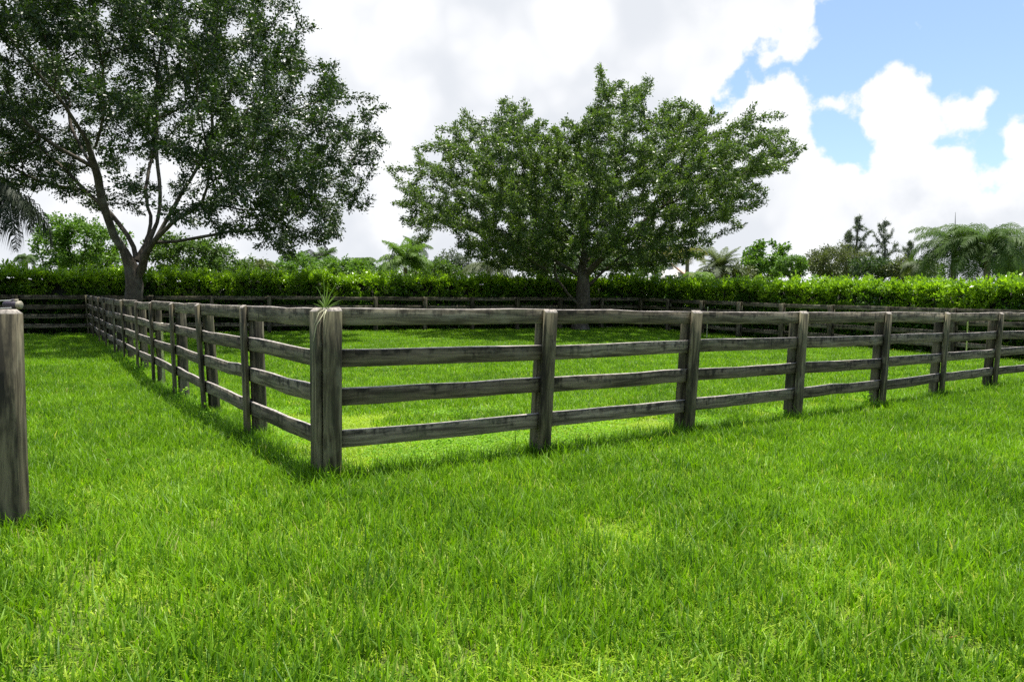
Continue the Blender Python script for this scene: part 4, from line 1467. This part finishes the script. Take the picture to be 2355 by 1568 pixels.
# ------------------------------------------------------------------ the lawn: patches of real blades
def grass_patch(size, count, h, hs, w, lean, mat, name, bend=0.5, broad=0.0):
    n = count
    rr_ = size * np.sqrt(rng.random(n))
    th = rng.random(n) * 2 * np.pi
    x, y = rr_ * np.cos(th), rr_ * np.sin(th)
    az = rng.random(n) * 2 * np.pi
    ln = np.abs(rng.normal(size=n)) * lean
    hh = h * np.clip(1 + hs * rng.normal(size=n), 0.35, 2.0)
    dx, dy = np.cos(az), np.sin(az)
    sx, sy = -dy, dx
    # blades twist so that they catch the light differently
    tw = rng.normal(size=n) * 0.9
    sx2, sy2 = sx * np.cos(tw) - dx * np.sin(tw) * .4, sy * np.cos(tw) - dy * np.sin(tw) * .4
    ww = w * (0.6 + 0.8 * rng.random(n))
    b = np.stack([x, y, -0.012 + 0 * x], 1)
    m1 = b + np.stack([dx * ln * hh * .35, dy * ln * hh * .35, hh * .55], 1)
    k = bend * rng.random(n) ** 1.4
    tp = b + np.stack([dx * (ln + k) * hh, dy * (ln + k) * hh, hh * (1.0 - 0.35 * k)], 1)
    sd = np.stack([sx2, sy2, 0 * x], 1) * ww[:, None] * .5
    V = np.stack([b - sd * .7, b + sd * .7, m1 + sd, m1 - sd, tp], 1).reshape(-1, 3)
    i = np.arange(n) * 5
    F = [np.stack([i, i + 1, i + 2, i + 3], 1), np.stack([i + 3, i + 2, i + 4], 1)]
    rv = np.repeat(rng.random(n), 5)
    tv = np.tile([0, 0, .55, .55, 1.0], n)
    me = mesh(name, V, F, vattr={'rnd': rv, 't': tv})
    me.materials.append(mat)
    return me


def clover_patch(size, count, name):
    rr_ = size * np.sqrt(rng.random(count))
    th = rng.random(count) * 2 * np.pi
    pos = np.stack([rr_ * np.cos(th), rr_ * np.sin(th), 0.015 + 0.05 * rng.random(count)], 1)
    ax = rng.normal(size=(count, 3)) * [1, 1, .35]
    v, f, r_ = leaf_cloud(pos, ax, 0.016 + 0.026 * rng.random(count), .7, flat=1.2, fold=.08)
    me = mesh(name, v, f, fattr={'rnd': r_})
    me.materials.append(MAT['clover'])
    return me


patches = bpy.data.collections.new('grass_patches')
specs = []
S = 0.40


def addp(me):
    o = bpy.data.objects.new('patch_%02d' % len(specs), me)
    patches.objects.link(o)
    specs.append(o)
    return len(specs) - 1


def two_layer(size, n1, n2, h1, h2, w1, w2, nm='patch'):
    """upright broad blades over a mat of short ones"""
    A = grass_patch(size, n1, h1, .30, w1, .26, MAT['grass'], nm, .45)
    B = grass_patch(size, n2, h2, .35, w2, .7, MAT['grass_short'], nm, .9)
    out = []
    me = bpy.data.meshes.new(nm)
    VA, VB = len(A.vertices), len(B.vertices)
    co = np.zeros((VA + VB) * 3, dtype=np.float32)
    A.vertices.foreach_get('co', co[:VA * 3]); B.vertices.foreach_get('co', co[VA * 3:])
    att = {}
    for k in ('rnd', 't'):
        q = np.zeros(VA + VB, dtype=np.float32)
        A.attributes[k].data.foreach_get('value', q[:VA]); B.attributes[k].data.foreach_get('value', q[VA:])
        att[k] = q
    i = np.arange((VA + VB) // 5) * 5
    me = mesh(nm, co.reshape(-1, 3), [np.stack([i, i + 1, i + 2, i + 3], 1), np.stack([i + 3, i + 2, i + 4], 1)], vattr=att)
    me.materials.append(MAT['grass']); me.materials.append(MAT['grass_short'])
    mi = np.tile((i >= VA).astype(np.int32), 2)
    me.polygons.foreach_set('material_index', mi)
    bpy.data.meshes.remove(A); bpy.data.meshes.remove(B)
    return me


near = [addp(two_layer(S, 560, 620, 0.120, .060, .0102, .0085)) for _ in range(7)]
mid = [addp(two_layer(S, 470, 380, 0.115, .060, .0118, .0100)) for _ in range(5)]
farp = [addp(two_layer(S, 300, 170, 0.108, .060, .0175, .016)) for _ in range(4)]
short = [addp(grass_patch(S, 1500, 0.048, .35, .0078, .8, MAT['grass_short'], 'patch', .9)) for _ in range(4)]
tall = [addp(grass_patch(0.16, 80, 0.140, .28, .0105, .35, MAT['grass'], 'patch', .6)) for _ in range(4)]
clov = [addp(clover_patch(S, 700, 'patch')) for _ in range(3)]
wiry = [addp(grass_patch(S, 22, 0.155, .25, .0085, .5, MAT['grass'], 'patch', .9)) for _ in range(3)]

pts_, idx_, rot_, scl_ = [], [], [], []


def put(x, y, kinds, s=1.0, dz=0.0):
    pts_.append((x, y, float(gz(x, y)) + dz))
    idx_.append(kinds[rng.integers(len(kinds))])
    rot_.append((0, 0, rng.random() * 6.283))
    sz = s * (0.88 + 0.26 * rng.random())
    scl_.append((1.0, 1.0, sz))


def side_of(p, a_, b_):
    d = (b_[0] - a_[0], b_[1] - a_[1])
    l_ = math.hypot(*d)
    return ((p[0] - a_[0]) * d[1] - (p[1] - a_[1]) * d[0]) / l_        # >0: right of a->b


def behind_back(x, y):
    return side_of((x, y), LEND, BCORN) < -0.35 or (x > BCORN[0] - 2 and side_of((x, y), BCORN, REND) < -0.35) or (x < LEND[0] and side_of((x, y), lane_pts[-1], LEND) < -0.35)


step = 0.46
for yy in np.arange(0.8, 40, step):
    lim = 0.80 * yy + 4.0
    for xx in np.arange(-lim, lim, step):
        x = xx + rng.uniform(-.2, .2)
        y = yy + rng.uniform(-.2, .2)
        if behind_back(x, y):
            continue
        inR = side_of((x, y), CORNER, CORNER + dR)      # <0 : inside the paddock side of the front-right run
        inL = side_of((x, y), CORNER, CORNER + dL)      # >0 : inside of the left run
        inside = inR < -0.12 and inL > 0.15
        d_in = min(-inR, inL) if inside else 0
        worn = inside and (y < 10.4 + 0.6 * math.sin(x * 1.3) + rng.normal() * 0.7) and x < 3.2 + rng.normal() * 0.7 and d_in > 0.2
        worn = worn or (inside and d_in < 1.0 and y < 13 and rng.random() < .45)
        if worn:
            put(x, y, short)
            if 1.0 > abs(x + 0.1 - (y - 8.3) * .2) or rng.random() < .35:
                put(x, y, clov)
            continue
        hs_ = 1.0
        if inside:
            hs_ = 0.85
        nn_ = math.sin(x * .9 + y * .4) * math.sin(y * .8 - x * .3)
        if not inside and nn_ > 0.55 and rng.random() < .5:
            hs_ *= 0.8
        wn = math.sin(x * 1.7 + 3 * math.sin(y * .9)) * math.sin(y * 2.1 + 1.3 * math.sin(x * 1.1 + 2))
        if y < 9 and wn > 0.62 and rng.random() < .6:
            hs_ *= 0.72                       # thin, low spots where the thatch shows
            put(x, y, short, 1.1)
        put(x, y, near if y < 7.5 else (mid if y < 16 else farp), hs_)
        if y < 9 and rng.random() < .65:
            put(x, y, wiry)
# unmown fringe right under the fences
for a_, d_, L_ in ((CORNER, dR, 17.0), (CORNER, dL, 25.0)):
    s_ = 0.0
    while s_ < L_:
        p = a_ + d_ * s_ + np.array([d_[1], -d_[0]]) * rng.uniform(-.22, .10) * (1 if d_[0] > 0 else -1)
        put(p[0], p[1], tall, 0.75 + 0.5 * rng.random())
        s_ += 0.13 if s_ < 9 else 0.22
for p in right_pts + left_pts[:7] + [CORNER]:
    for k in range(5):
        a_ = rng.random() * 6.28
        put(p[0] + math.cos(a_) * .14, p[1] + math.sin(a_) * .14, tall, 0.9 + .5 * rng.random())
for k in range(16):
    a_ = rng.random() * 6.28
    put(GP[0] + math.cos(a_) * .2, GP[1] + math.sin(a_) * .16, tall, .9)

gm = bpy.data.meshes.new('grass')
gm.from_pydata(pts_, [], [])
at = gm.attributes.new('idx', 'INT', 'POINT')
at.data.foreach_set('value', np.array(idx_, dtype=np.int32))
at = gm.attributes.new('rot', 'FLOAT_VECTOR', 'POINT')
at.data.foreach_set('vector', np.array(rot_, dtype=np.float32).ravel())
at = gm.attributes.new('scl', 'FLOAT_VECTOR', 'POINT')
at.data.foreach_set('vector', np.array(scl_, dtype=np.float32).ravel())
go = link('grass', gm, MAT['grass'])
tag(go, 'bright green lawn of unmown grass blades in and around the paddock', 'grass', kind='stuff')
ng = bpy.data.node_groups.new('grass_scatter', 'GeometryNodeTree')
ng.interface.new_socket('Geometry', in_out='INPUT', socket_type='NodeSocketGeometry')
ng.interface.new_socket('Geometry', in_out='OUTPUT', socket_type='NodeSocketGeometry')
gi = ng.nodes.new('NodeGroupInput')
gout = ng.nodes.new('NodeGroupOutput')
ci = ng.nodes.new('GeometryNodeCollectionInfo')
ci.inputs['Collection'].default_value = patches
ci.inputs['Separate Children'].default_value = True
ci.inputs['Reset Children'].default_value = True
iop = ng.nodes.new('GeometryNodeInstanceOnPoints')
iop.inputs['Pick Instance'].default_value = True


def named(nm, typ):
    n = ng.nodes.new('GeometryNodeInputNamedAttribute')
    n.data_type = typ
    n.inputs['Name'].default_value = nm
    return n.outputs['Attribute']


ng.links.new(gi.outputs[0], iop.inputs['Points'])
ng.links.new(ci.outputs[0], iop.inputs['Instance'])
ng.links.new(named('idx', 'INT'), iop.inputs['Instance Index'])
ng.links.new(named('rot', 'FLOAT_VECTOR'), iop.inputs['Rotation'])
ng.links.new(named('scl', 'FLOAT_VECTOR'), iop.inputs['Scale'])
ng.links.new(iop.outputs[0], gout.inputs[0])
md = go.modifiers.new('scatter', 'NODES')
md.node_group = ng
print('patches placed', len(pts_))
